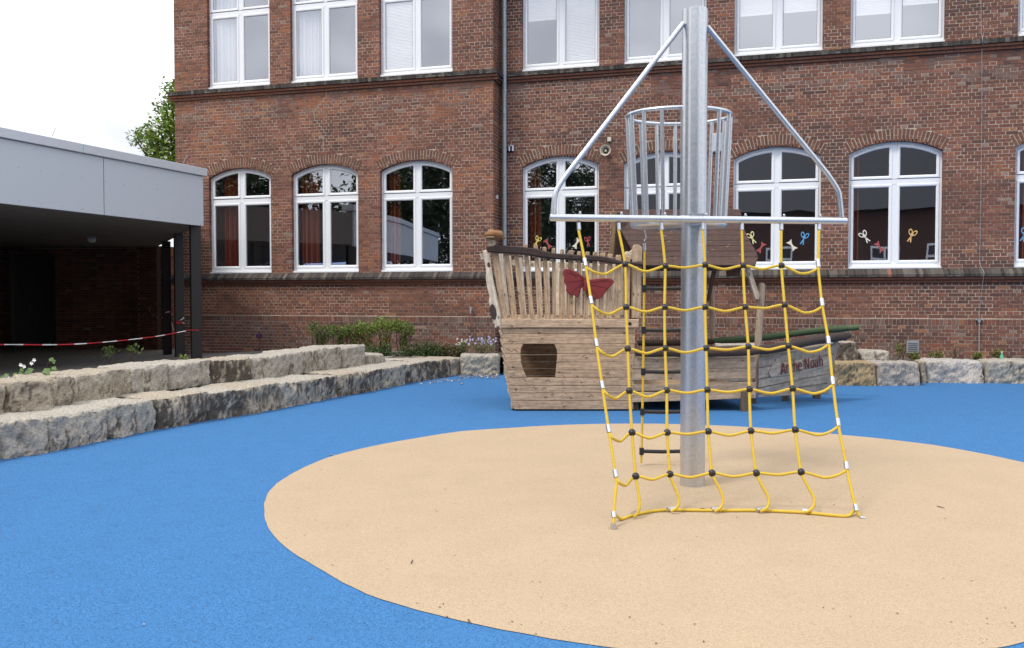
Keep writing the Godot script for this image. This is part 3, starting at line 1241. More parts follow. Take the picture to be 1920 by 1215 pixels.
	put("mortar_bed", mo, M.mortar, an)
	put("bricks", bk, M.brick, an).set_meta("kind", "stuff")
	# louvred gate
	var gt := thing("bar_gate", "grey metal bar gate standing in the dark under the canopy", "gate")
	var g0 := at(22, 552, 24.6)
	var g1 := at(104, 552, 26.6)
	g0.y = 0.30
	g1.y = 0.30
	var gv := (g1 - g0).normalized()
	var gl := (g1 - g0).length()
	var gn := gv.cross(up) * -1.0
	var b3 := MB.new()
	for y in [0.0, 2.62]:
		b3.box(g0 + up * y, gv * gl, up * 0.09, gn * 0.05)
	for k in [0.0, gl - 0.08]:
		b3.box(g0 + gv * k + up * 0.09, gv * 0.08, up * 2.53, gn * 0.05)
	b3.box(g0 + gv * 0.1 + up * -0.3, gv * 0.07, up * 0.3, gn * 0.05)
	b3.box(g0 + gv * (gl - 0.2) + up * -0.3, gv * 0.07, up * 0.3, gn * 0.05)
	put("gate_frame", b3, M.gate_grey, gt)
	for i in 26:
		var b := MB.new()
		b.box(g0 + gv * (0.10 + (gl - 0.2) * i / 26.0) + up * 0.09, gv * 0.035, up * 2.53, gn * 0.03)
		put("bar", b, M.gate_grey, gt)
	# barrier tapes
	tape("red and white barrier tape stretched across the canopy front", [at(-60, 648, 14.2), at(0, 646, 14.9), at(115, 646, 15.6), at(200, 641, 16.3), at(290, 631, 17.2), at(345, 621, 17.85), at(356, 619, 18.0), at(373, 619, 17.98)], 0.029)
	tape("short red and white tape looped between two dark columns", [at(277, 562, 25.2), at(280, 580, 25.0), at(286, 590, 24.6), at(297, 596, 24.0), at(309, 593, 23.5), at(311, 586, 23.15), at(323, 585, 23.1), at(320, 592, 22.8), at(324, 612, 22.0), at(326, 622, 21.5), at(322, 604, 21.2), at(329, 598, 20.8), at(345, 596, 20.45), at(330, 606, 20.45), at(346, 606, 20.42), at(347, 618, 20.3), at(349, 631, 20.3)], 0.05)

func brick_annex_face(o: Vector3, e: Vector3, nn: Vector3, l: float, mb: MB) -> void:
	var y := 0.1
	var row := 0
	while y < 3.15:
		var s := 0.0 if row % 2 == 0 else 0.065
		while s < l - 0.05:
			var w := minf(0.24, l - s)
			mb.col = brick_colour(s + o.x, y + 3.0, 9)
			front_brick(mb, o + e * s + Vector3(0, y, 0) - nn * 0.015, e * (w - 0.006), Vector3(0, 0.07, 0), nn * 0.017)
			s += 0.25
		y += 0.08
		row += 1

func tape(label: String, pts: Array, h: float) -> void:
	var cv := Curve3D.new()
	for i in pts.size():
		var t := Vector3.ZERO
		if i > 0 and i < pts.size() - 1:
			t = (pts[i + 1] - pts[i - 1]) * 0.16
		cv.add_point(pts[i], -t, t)
	var l := cv.get_baked_length()
	var b := MB.new()
	var step := 0.06
	var d := 0.0
	var prev: Array = []
	var cnt := int(l / step)
	for k in cnt + 1:
		d = l * k / cnt
		var p := cv.sample_baked(d, true)
		var tw := 0.5 * noise2.get_noise_1d(d * 0.9 + pts.size() * 7.0)
		var hv := Vector3(0.1, cos(tw), sin(tw)) * h * (0.62 + 0.3 * noise2.get_noise_1d(d * 2.0))
		var cur := [p - hv * 0.5, p + hv * 0.5]
		if prev.size():
			b.col = Color(0.62, 0.03, 0.04) if int(d / 0.28) % 2 == 0 else Color(0.85, 0.85, 0.86)
			b.quad(prev[0], cur[0], cur[1], prev[1])
		prev = cur
	tag(put("barrier_tape", b, M.plain), label, "tape", "barrier tapes")

# ---------------------------------------------------------------- what the windows mirror, behind the camera
func opposite() -> void:
	var up := Vector3(0, 1, 0)
	var b := thing("opposite_wing", "brick school wing with slate roof facing the playground", "building")
	var m := MB.new()
	m.col = Color(0.10, 0.05, 0.04)
	m.box(ws(-6, 0, 45), WE * 40.0, up * 8.0, WN * 9.0)
	put("wall", m, M.brick, b)
	m = MB.new()
	m.hexa([ws(-6.4, 7.9, 54.4), ws(34.4, 7.9, 54.4), ws(34.4, 7.9, 44.4), ws(-6.4, 7.9, 44.4), ws(-4.4, 13.4, 49.8), ws(32.4, 13.4, 49.8), ws(32.4, 13.4, 49.2), ws(-4.4, 13.4, 49.2)])
	put("roof", m, M.slate, b)
	for i in 10:
		m = MB.new()
		m.box(ws(-3.5 + i * 3.6, 2.4, 44.93), WE * 1.9, up * 3.0, WN * 0.12)
		var w := put("window", m, M.frame_white, b)
		for q in [[0.12, 0.12, 0.75, 1.9], [1.03, 0.12, 0.75, 1.9], [0.12, 2.2, 0.75, 0.65], [1.03, 2.2, 0.75, 0.65]]:
			var g := MB.new()
			g.box(ws(-3.5 + i * 3.6 + q[0], 2.4 + q[1], 44.90), WE * q[2], up * q[3], WN * 0.05)
			put("pane", g, M.seal_dark, w)
	for q in [[-16.0, 15.5, 10.0, 3.4, 1, "broad leafy tree beyond the canopy roof"], [-8.9, 19.0, 10.0, 3.3, 2, "tall dark tree behind the playground's open side"], [-5.4, 33.0, 11.0, 3.4, 3, "leafy tree beside the slate roofed wing"]]:
		var c := ws(q[0], 0, q[1])
		tree(c, q[2], [[Vector3(0, q[2] * 0.62, 0), q[3]], [Vector3(1.8, q[2] * 0.5, 0.8), q[3] * 0.7], [Vector3(-1.9, q[2] * 0.55, -0.6), q[3] * 0.7], [Vector3(0.4, q[2] * 0.85, 0.3), q[3] * 0.65]], 20000, 0.30, q[5], 60 + q[4], Color(0.035, 0.06, 0.022))

func tree(c: Vector3, h: float, clumps: Array, cnt: int, leaf: float, label: String, sd: int, col: Color) -> void:
	var r := RandomNumberGenerator.new()
	r.seed = sd
	var o := thing("leafy_tree", label, "tree")
	var b := MB.new()
	b.tube([c, c + Vector3(0.1, h * 0.3, 0), c + Vector3(-0.05, h * 0.6, 0.1), c + Vector3(0.1, h * 0.9, 0)], [0.26, 0.2, 0.12, 0.04], 9)
	put("trunk", b, M.bark, o)
	for q in clumps:
		b = MB.new()
		var s := c + Vector3(0, minf(h * 0.45, q[0].y * 0.6), 0)
		var e: Vector3 = c + q[0]
		b.tube([s, s.lerp(e, 0.5) + Vector3(r.randf_range(-0.2, 0.2), 0.15, r.randf_range(-0.2, 0.2)), e], [0.09, 0.06, 0.02], 6)
		put("limb", b, M.bark, o)
	b = MB.new()
	var tot := 0.0
	for q in clumps:
		tot += q[1] * q[1]
	for q in clumps:
		var twigs := []
		for i in int(24 + 30 * q[1]):
			var d := Vector3(r.randfn(), r.randfn() * 0.9, r.randfn()).normalized()
			twigs.append(c + q[0] + d * q[1] * pow(r.randf(), 0.42))
		for i in int(cnt * q[1] * q[1] / tot):
			var t: Vector3 = twigs[r.randi() % twigs.size()]
			var p: Vector3 = t + Vector3(r.randfn(), r.randfn(), r.randfn()) * 0.11 * q[1]
			var dir := Vector3(r.randfn(), r.randfn() * 0.6 - 0.25, r.randfn()).normalized()
			var upv := Vector3(r.randfn() * 0.5, 1, r.randfn() * 0.5).normalized()
			var f := r.randf_range(0.7, 1.35)
			b.col = Color(col.r * f * r.randf_range(0.9, 1.25), col.g * f, col.b * f)
			b.leaf(p, dir, upv, leaf * r.randf_range(0.7, 1.3), leaf * 0.24)
	put("crown", b, M.leaf, o)

# ---------------------------------------------------------------- stones
# one rough block: front edge a-b on its base, depth vector, height
func stone(parent: Node3D, a: Vector3, b: Vector3, d: Vector3, h: float, tone: Color, stain: float, topc: Color, rough := 0.045) -> void:
	var mb := MB.new()
	var l := (b - a).length()
	var nx := clampi(int(l / 0.03), 6, 44)
	var ny := clampi(int(h / 0.03), 5, 16)
	var nz := clampi(int(d.length() / 0.05), 5, 16)
	var sd := rng.randf() * 100.0
	var dh := rng.randf_range(-0.012, 0.012)
	var fwd := -d.normalized()
	var ex := (b - a).normalized()
	var shape := func(fx: float, fy: float, fz: float) -> Vector3:
		# fz = 0 front, 1 back
		var p: Vector3 = a.lerp(b, fx) + d * fz + Vector3(0, (h + dh) * fy, 0)
		var ax := minf(fx, 1.0 - fx) * l
		var ay := (1.0 - fy) * h
		var az := fz * d.length()
		# worn edges: pull in where two faces meet
		var rx := maxf(0.0, 0.045 - ax)
		var ry := maxf(0.0, 0.035 - ay)
		var rz := maxf(0.0, 0.04 - az)
		p += ex * (0.55 * rx * (ry + rz) / 0.045) * (1.0 if fx < 0.5 else -1.0)
		p.y -= 0.55 * ry * (rx + rz) / 0.045
		p += d.normalized() * 0.55 * rz * (rx + ry) / 0.045
		var nn := noise.get_noise_3d(p.x * 4.0 + sd, p.y * 4.5, p.z * 4.0)
		var n2 := noise2.get_noise_3d(p.x * 3.2 + sd, p.y * 4.2, p.z * 3.2)
		var n3 := noise2.get_noise_3d(p.x * 8.0, p.y * 9.0 + sd, p.z * 8.0)
		var wf := 1.0 - smoothstep(0.0, 0.12, az)
		p += fwd * wf * rough * (1.7 * nn + 0.6 * n2 + 0.5 * n3)
		p.y += fy * 0.028 * (nn + 0.5 * n2) * (1.0 if az > 0.06 else 1.6)
		p += ex * 0.02 * nn * (1.0 if ax < 0.05 else 0.3)
		return p
	var paint := func(p: Vector3, top: bool) -> void:
		var v1 := noise2.get_noise_3d(p.x * 1.6 + sd, p.y * 0.7, p.z * 1.6)
		var v2 := noise2.get_noise_3d(p.x * 5.5, p.y * 5.0 + sd, p.z * 5.5)
		var v3 := noise2.get_noise_3d(p.x * 9.0 + 40.0, p.y * 1.6, p.z * 9.0 + sd)
		var c := tone
		c = c.lerp(Color(0.40, 0.30, 0.19), clampf(0.4 * v1 + 0.1, 0.0, 0.4))
		var f := 1.0 + 0.22 * v2 + 0.12 * v1
		c = Color(c.r * f, c.g * f, c.b * f)
		if top:
			c = tone
			f = 1.0 + 0.12 * v2 + 0.1 * v1
			c = Color(c.r * f, c.g * f, c.b * f)
			if v1 + 0.6 * v2 > 0.42:
				c = c.lerp(Color(0.33, 0.27, 0.19), 0.5)
		else:
			var q := v3 * 0.9 + v1 * 0.6 + stain * 0.85 - 0.5
			if q > 0.0:
				c = c.lerp(Color(0.068, 0.052, 0.042), clampf(q * 3.2, 0.0, 0.88))
		mb.col = c
	var sheet := func(iu: int, iv: int, fn: Callable, top: bool) -> void:
		var g := []
		for i in iu + 1:
			var rw := []
			for j in iv + 1:
				rw.append(fn.call(float(i) / iu, float(j) / iv))
			g.append(rw)
		var base := mb.v.size()
		for i in iu + 1:
			for j in iv + 1:
				var p: Vector3 = g[i][j]
				var du: Vector3 = g[mini(i + 1, iu)][j] - g[maxi(i - 1, 0)][j]
				var dv: Vector3 = g[i][mini(j + 1, iv)] - g[i][maxi(j - 1, 0)]
				paint.call(p, top)
				mb.vert(p, du.cross(dv).normalized())
		for i in iu:
			for j in iv:
				var k := base + i * (iv + 1) + j
				mb.ix.append_array(PackedInt32Array([k, k + iv + 2, k + iv + 1, k, k + 1, k + iv + 2]))
	sheet.call(nx, ny, func(x, y): return shape.call(x, y, 0.0), false)
	sheet.call(nx, nz, func(x, y): return shape.call(x, 1.0, y), true)
	sheet.call(nz, ny, func(x, y): return shape.call(0.0, y, 1.0 - x), false)
	sheet.call(nz, ny, func(x, y): return shape.call(1.0, y, x), false)
	put("stone", mb, M.rock, parent)

func polyline_at(px: Array, x: float, h: float) -> Vector3:
	for i in px.size() - 1:
		if x <= px[i + 1][0] or i == px.size() - 2:
			var f: float = (x - px[i][0]) / (px[i + 1][0] - px[i][0])
			return gp(x, lerpf(px[i][1], px[i + 1][1], f), h)
	return Vector3.ZERO

func stones() -> void:
	var pale := Color(0.50, 0.455, 0.385)
	var grey := Color(0.50, 0.455, 0.385)
	var warm := Color(0.49, 0.42, 0.325)
	var topc := Color(0.62, 0.565, 0.49)
	var lo := [[-330, 950], [-200, 910], [-90, 882], [0, 862], [100, 847], [210, 823], [292, 806], [391, 789], [464, 778], [525, 766], [589, 754], [637, 744], [686, 736], [720, 729], [760, 720], [791, 714], [822, 709], [847, 705], [872, 702]]
	var w := thing("stone_seat_wall", "lower curved row of rough sandstone blocks at the blue floor", "stone wall")
	var spec := [[-330, -200, warm, 0.3], [-200, -90, grey, 0.5], [-90, 0, grey, 0.3], [0, 97, grey, 0.25], [97, 207, grey, 0.35], [207, 292, grey, 0.42], [292, 391, warm, 0.95], [391, 464, grey, 0.95], [464, 525, warm, 0.55], [525, 589, grey, 0.4], [589, 637, grey, 0.8], [637, 686, warm, 0.75], [686, 720, grey, 0.8], [720, 760, grey, 0.45], [760, 791, grey, 0.8], [791, 822, grey, 1.0], [822, 847, warm, 0.9], [847, 871, warm, 0.3]]
	for q in spec:
		var a := polyline_at(lo, q[0] + 0.6, 0.0)
		var b := polyline_at(lo, q[1] - 0.6, 0.0)
		var d := Vector3(0, 1, 0).cross(b - a).normalized()
		stone(w, a, b, d * (0.75 if q[0] < 500 else 1.15), 0.385, q[2], q[3], topc)
	w = thing("stone_seat_wall", "upper row of rough sandstone blocks set back on the lower row", "stone wall")
	var hi := [[-330, 822], [-200, 800], [-90, 786], [0, 777], [103, 766], [247, 741], [318, 731], [395, 722], [477, 712], [546, 703], [609, 694], [643, 690], [688, 685], [722, 680]]
	spec = [[-330, -200, grey, 0.3, 0.36], [-200, -90, warm, 0.3, 0.36], [-90, 14, warm, 0.3, 0.36], [14, 103, warm, 0.32, 0.36], [103, 247, warm, 0.4, 0.37], [247, 318, grey, 0.3, 0.36], [318, 395, grey, 0.25, 0.36], [395, 477, warm, 1.0, 0.36], [477, 546, grey, 0.35, 0.36], [546, 609, grey, 0.3, 0.38], [609, 643, grey, 0.25, 0.40], [643, 688, grey, 0.3, 0.40], [690, 722, grey, 0.5, 0.20]]
	for q in spec:
		var a := polyline_at(hi, q[0] + 0.6, 0.37)
		var b := polyline_at(hi, q[1] - 0.6, 0.37)
		var d := Vector3(0, 1, 0).cross(b - a).normalized()
		stone(w, a, b, d * 0.6, q[4], q[2], q[3], topc)
	w = thing("stone_seat_wall", "straight row of pale rough stones along the bed behind the ship", "stone wall")
	var r := [[863, 704], [938, 703.5], [1010, 708], [1200, 713], [1400, 719], [1560, 723], [1645, 723.5], [1728, 723], [1731, 718], [1848, 718.5], [1990, 720.5]]
	spec = [[863, 938, pale, 0.05], [941, 1025, pale, 0.2], [1025, 1110, grey, 0.2], [1110, 1195, pale, 0.2], [1195, 1290, warm, 0.3], [1290, 1385, pale, 0.1], [1385, 1470, grey, 0.4], [1470, 1560, pale, 0.2], [1560, 1645, Color(0.42, 0.31, 0.17), 0.35], [1645, 1727, Color(0.46, 0.415, 0.375), 0.1], [1739, 1846, Color(0.56, 0.52, 0.48), 0.0], [1849, 1990, pale, 0.35]]
	for q in spec:
		var a := polyline_at(r, q[0] + 0.6, 0.0)
		var b := polyline_at(r, q[1] - 0.6, 0.0)
		var d := Vector3(0, 1, 0).cross(b - a).normalized()
		stone(w, a, b, d * 0.6, 0.445, q[2], q[3], topc)
	stone(w, gp(1730, 719, 0.0), gp(1738, 718.5, 0.0), Vector3(0.1, 0, -0.6), 0.43, warm, 0.4, topc)
	w = thing("loose_stones", "two stone blocks lying on the bed beyond the ship's bow", "stone")
	stone(w, gp(1566, 676, 0.44), gp(1607, 676, 0.44), Vector3(0.1, 0, -0.5), 0.37, warm, 1.0, topc)
	stone(w, gp(1614, 675, 0.44), gp(1668, 675, 0.44), Vector3(0.1, 0, -0.5), 0.18, pale, 0.15, topc)
	w = thing("loose_stones", "long stone block lying on the bed seen over the ship's rail", "stone")
	stone(w, gp(1335, 673, 0.44), gp(1425, 673, 0.44), Vector3(0.1, 0, -0.5), 0.30, pale, 0.05, topc)
	# paving under the canopy and soil beds, both level with the stones
	var pv := MB.new()
	var hgt := func(x: float, z: float) -> float: return 0.375 - 0.096 * clampf((-6.6 - x) * 0.6 + (-z - 18.2) * 0.2, 0.0, 2.8)
	var line := []
	for q in hi:
		line.append(gp(q[0], q[1], 0.37))
	for i in line.size() - 1:
		# strips running left-back from the upper row
		var a: Vector3 = line[i] + Vector3(-0.25, 0, -0.15)
		var b: Vector3 = line[i + 1] + Vector3(-0.25, 0, -0.15)
		for j in 12:
			var o0 := Vector3(-1.6, 0, -0.5) * j
			var o1 := Vector3(-1.6, 0, -0.5) * (j + 1)
			var p := [a + o0, b + o0, b + o1, a + o1]
			for k in 4:
				p[k].y = hgt.call(p[k].x, p[k].z)
			pv.quad(p[0], p[1], p[2], p[3])
	var bk := [line[line.size() - 1] + Vector3(-0.25, 0, -0.15)]
	for j in 18:
		for k in 9:
			var p := []
			for q in [[0, 0], [1, 0], [1, 1], [0, 1]]:
				var l0: Vector3 = bk[0] + Vector3(-1.6, 0, -0.5) * (j + q[0]) * 0.67
				var x: Vector3 = l0 + Vector3(0.15, 0, -1.5) * (k + q[1])
				x.y = hgt.call(x.x, x.z)
				p.append(x)
			pv.quad(p[1], p[0], p[3], p[2])
	setting("paving", pv, M.paving, "grey paving under and in front of the canopy")
	var so := MB.new()
	var front := []
	for q in r:
		front.append(polyline_at(r, q[0], 0.0) + Vector3(0.05, 0.365, -0.3))
	front[0] = polyline_at(lo, 700, 0.0) + Vector3(-1.0, 0.365, -0.35)
	front.insert(1, polyline_at(r, 863, 0.0) + Vector3(-0.25, 0.365, -0.35))
	for i in front.size() - 1:
		var a: Vector3 = front[i]
		var b: Vector3 = front[i + 1]
		var back := func(p: Vector3) -> Vector3:
			var s := (p - WO).dot(WE)
			return ws(s, p.y + 0.01, -0.1)
		so.quad(a, b, back.call(b), back.call(a))
	setting("planting_bed", so, M.soil, "dark soil bed between the stones and the school wall")

# ---------------------------------------------------------------- planting
func bush(called: String, label: String, category: String, c: Vector3, clumps: Array, cnt: int, leaf: float, col: Color, sd: int, stems := 5, flower := Color(0, 0, 0), nfl := 0, group := "") -> void:
	var r := RandomNumberGenerator.new()
	r.seed = sd
	var o := thing(called, label, category, group)
	for i in stems:
		var q = clumps[i % clumps.size()]
		var e: Vector3 = c + q[0] + Vector3(r.randf_range(-0.1, 0.1), 0, r.randf_range(-0.1, 0.1))
		var s := c + Vector3(q[0].x * 0.45 + r.randf_range(-0.08, 0.08), -0.03, r.randf_range(-0.08, 0.08))
		var b := MB.new()
		b.tube([s, s.lerp(e, 0.5) + Vector3(r.randf_range(-0.05, 0.05), 0, r.randf_range(-0.05, 0.05)), e], [0.012, 0.009, 0.004], 5)
		put("stem", b, M.bark, o)
	var b := MB.new()
	for q in clumps:
		var sz: Vector3 = q[1]
		for i in int(cnt / float(clumps.size())):
			var d := Vector3(r.randfn(), r.randfn(), r.randfn()).normalized() * pow(r.randf(), 0.45)
			var p: Vector3 = c + q[0] + d * sz
			p.y = maxf(p.y, c.y + 0.01)
			var dir := (Vector3(r.randfn(), r.randfn() * 0.7 + 0.3, r.randfn())).normalized()
			var f := r.randf_range(0.65, 1.4)
			b.col = Color(col.r * f * r.randf_range(0.85, 1.3), col.g * f, col.b * f)
			b.leaf(p, dir, Vector3(r.randfn() * 0.5, 1, r.randfn() * 0.5).normalized(), leaf * r.randf_range(0.7, 1.3), leaf * 0.3)
	put("foliage", b, M.leaf, o)
	if nfl:
		for i in nfl:
			b = MB.new()
			var q = clumps[r.randi() % clumps.size()]
			var p: Vector3 = c + q[0] + Vector3(r.randf_range(-1, 1), r.randf_range(0.3, 1.2), r.randf_range(-1, 1)) * q[1]
			b.col = flower * r.randf_range(0.8, 1.1)
			for k in 5:
				var a := TAU * k / 5.0 + r.randf()
				b.leaf(p, Vector3(cos(a), sin(a), 0.35).normalized(), Vector3(0, 0.2, 1).normalized(), 0.026, 0.010)
			put("flower", b, M.plain, o)

func planting() -> void:
	var g1 := Color(0.075, 0.12, 0.028)
	var g2 := Color(0.055, 0.085, 0.025)
	# clipped hedge plants, left to right
	var D := 19.6
	for q in [[600, 622, 22, 24, 0.8, "clipped hedge shrub with bare stems, nearest the canopy", 1], [635, 625, 17, 18, 0.9, "small clipped hedge shrub second from the canopy", 2], [662, 624, 17, 18, 1.0, "thin clipped hedge shrub in the middle of the row", 3], [687, 618, 20, 20, 1.25, "bright green clipped hedge shrub with a dense dark stem bundle", 4], [722, 612, 24, 22, 1.35, "largest bright green clipped hedge shrub on a leaning stem", 5], [757, 616, 17, 20, 1.1, "clipped hedge shrub at the row's end toward the ship", 6]]:
		var c := gp(q[0], 690, 0.41)
		c = at(q[0], 690, D)
		c.y = 0.37
		var top := at(q[0], q[1], D)
		var sx: float = q[2] / F * D
		var sy: float = q[3] / F * D
		var cl := [[Vector3(0, top.y - c.y, 0), Vector3(sx, sy * 0.85, 0.26)], [Vector3(-0.12, top.y - c.y + 0.06, 0.08), Vector3(sx * 0.7, sy * 0.7, 0.2)], [Vector3(0.13, top.y - c.y - 0.04, -0.05), Vector3(sx * 0.7, sy * 0.7, 0.2)], [Vector3(0.02, (top.y - c.y) * 0.45, 0.0), Vector3(sx * 0.55, 0.22, 0.15)]]
		bush("hedge_shrub", q[5], "shrub", c, cl, 1500, 0.042, Color(g1.r * q[4] * 1.7, g1.g * q[4] * 1.6, g1.b * 1.3), 100 + q[6], 9, Color(), 0, "clipped hedge row")
	for q in [[705, 668, 26, 20, "low dark shrub at the foot of the hedge row", 11], [800, 655, 40, 18, "broad low green shrub between hedge and ship", 12], [775, 675, 45, 10, "flat dark ground shrub behind the low stones", 13], [845, 660, 20, 14, "small reddish green shrub beside the white flowers", 14]]:
		var c := at(q[0], q[1], 19.2)
		c.y = 0.37
		var top := at(q[0], q[1], 19.2)
		bush("low_shrub", q[4], "shrub", c, [[Vector3(0, maxf(0.05, top.y - c.y), 0), Vector3(q[2] / F * 19.2, q[3] / F * 19.2, 0.3)], [Vector3(0.15, maxf(0.05, top.y - c.y - 0.06), 0.1), Vector3(q[2] / F * 14.0, q[3] / F * 14.0, 0.3)]], 2200, 0.045, g2 if q[5] != 14 else Color(0.09, 0.075, 0.03), 100 + q[5], 5)
	for q in [[868, 652, 12, 14, "small plant with white flowers at the bed edge", 21, Color(0.8, 0.8, 0.78), 16], [905, 650, 26, 16, "plant with pale violet flowers beside the ship's stern", 22, Color(0.55, 0.50, 0.75), 42]]:
		var c := at(q[0], q[1], 18.9)
		c.y = 0.37
		var top := at(q[0], q[1], 18.9)
		bush("flowering_plant", q[4], "plant", c, [[Vector3(0, top.y - c.y, 0), Vector3(q[2] / F * 18.9, q[3] / F * 18.9, 0.2)]], 420, 0.04, Color(0.09, 0.13, 0.035), 100 + q[5], 5, q[6], q[7])
	# weeds on the right
	for q in [[1688, 655, 10, 17, "upright yellow green weed left of the wall vent", 31], [1716, 668, 11, 10, "low leafy weed below the wall vent", 32], [1757, 666, 16, 9, "wide low weed with dry stalks on the stone edge", 33], [1790, 660, 3, 12, "single dry brown weed stalk by the wall", 34], [1832, 668, 9, 7, "small round weed at the foot of the lightning wire", 35], [1870, 664, 9, 11, "thin weed beside a green bottle", 36]]:
		var c := at(q[0], q[1], 17.2)
		c.y = 0.37
		var top := at(q[0], q[1], 17.2)
		bush("weed", q[4], "plant", c, [[Vector3(0, maxf(0.05, top.y - c.y), 0), Vector3(q[2] / F * 17.2, q[3] / F * 17.2, 0.12)]], 170 if q[5] != 34 else 40, 0.05, Color(0.12, 0.15, 0.03) if q[5] != 34 else Color(0.10, 0.06, 0.03), 100 + q[5], 3)
	# plants on the upper stones at the left
	for q in [[[205, 652], "seedling with pointed leaves behind the long upper stone", 41, 6], [[250, 648], "single nettle like seedling near the slim columns", 42, 5], [[345, 668], "small weed between two columns", 43, 7]]:
		var c := at(q[0][0], q[0][1] + 28, 14.6)
		bush("seedling", q[1], "plant", c, [[Vector3(0, 0.18, 0), Vector3(0.14, 0.10, 0.1)]], 36, 0.075, Color(0.11, 0.16, 0.035), 100 + q[2], 3)
	var fl := thing("bramble", "white flowered bramble with large round leaves on the upper stone", "plant")
	var st := MB.new()
	var fo := MB.new()
	var wf := MB.new()
	var o := at(62, 712, 10.3)
	for q in [[12, 712, 20, 699], [40, 712, 42, 684], [62, 712, 65, 680], [75, 712, 84, 693], [80, 712, 92, 676]]:
		st.tube([at(q[0], q[1], 10.4), at(q[2], q[3], 10.25)], [0.006, 0.003], 5)
	for q in [[64, 692, -1, 0.11], [84, 690, 0.5, 0.13], [92, 672, 1.2, 0.08], [97, 688, 1, 0.08], [45, 697, -0.6, 0.08], [38, 691, 0.8, 0.06], [18, 702, -1, 0.08], [25, 700, 1, 0.07], [100, 674, 0.3, 0.06], [10, 706, -1.2, 0.07]]:
		fo.col = Color(0.11, 0.19, 0.045) * rng.randf_range(0.8, 1.2)
		var p := at(q[0], q[1], 10.22)
		var dv := Vector3(q[2], -0.55, 0.3).normalized()
		fo.leaf(p, dv, Vector3(-0.1, 0.5, 1).normalized(), q[3] * 1.1, q[3] * 0.42)
		fo.leaf(p, dv, Vector3(0.2, 0.7, 0.8).normalized(), q[3] * 0.9, q[3] * 0.38)
	for q in [[65, 675], [60, 681], [40, 684], [46, 687], [15, 707], [22, 709]]:
		wf = MB.new()
		wf.col = Color(0.85, 0.85, 0.85)
		for k in 5:
			var a: float = TAU * k / 5.0 + q[0]
			wf.leaf(at(q[0], q[1], 10.2), Vector3(cos(a), sin(a), 0.5).normalized(), Vector3(0, 0.3, 1).normalized(), 0.03, 0.012)
		put("flower", wf, M.plain, fl)
	put("stem", st, M.bark, fl)
	put("foliage", fo, M.leaf, fl)
	# allium
	var al := thing("allium", "purple ball flower on a thin stem by the brick plinth", "flower")
	var ab := MB.new()
	var ac := at(486, 630, 20.4)
	ab.tube([Vector3(ac.x, 0.38, ac.z), ac], [0.007], 6)
	ab.col = Color(0.09, 0.12, 0.05)
	put("stem", ab, M.bark, al)
	ab = MB.new()
	for i in 260:
		var d := Vector3(rng.randfn(), rng.randfn(), rng.randfn()).normalized()
		ab.col = Color(0.16, 0.05, 0.22) * rng.randf_range(0.6, 1.3)
		ab.leaf(ac + d * 0.045, d, d.cross(Vector3(0.3, 1, 0.2)).normalized(), 0.035, 0.009)
	put("flower_head", ab, M.plain, al)
	# tree past the school's corner
	var tc := at(352, 300, 29.0)
	tc.y = 0.0
	var cl := []
	for q in [[322, 172, 0.42], [312, 205, 0.45], [322, 235, 0.6], [298, 238, 0.5], [275, 252, 0.4], [255, 262, 0.28], [295, 265, 0.55], [312, 285, 0.6], [285, 290, 0.4], [345, 200, 0.9], [360, 260, 1.1], [350, 320, 1.2], [320, 320, 0.8]]:
		var p := at(q[0], q[1], 29.0 + 0.5 * sin(q[0] * 1.7))
		cl.append([p - tc, q[2]])
	tree(tc, 8.6, cl, 5200, 0.17, "light green tree rising past the school's corner", 71, Color(0.19, 0.285, 0.05))

# ---------------------------------------------------------------- mast with crossbar and basket
func smooth(pts: Array, step: float, tension := 0.28) -> Array:
	var cv := Curve3D.new()
	cv.bake_interval = step * 0.5
	for i in pts.size():
		var t := Vector3.ZERO
		if i > 0 and i < pts.size() - 1:
			t = (pts[i + 1] - pts[i - 1]).normalized() * minf((pts[i + 1] - pts[i]).length(), (pts[i] - pts[i - 1]).length()) * tension
		cv.add_point(pts[i], -t, t)
	var l := cv.get_baked_length()
	var cnt := maxi(2, int(l / step))
	var out := []
	for k in cnt + 1:
		out.append(cv.sample_baked(l * k / cnt, true))
	return out

func bar_depth(u: float) -> float:
	return lerpf(7.16, 7.55, (u - 1030.0) / 558.0)

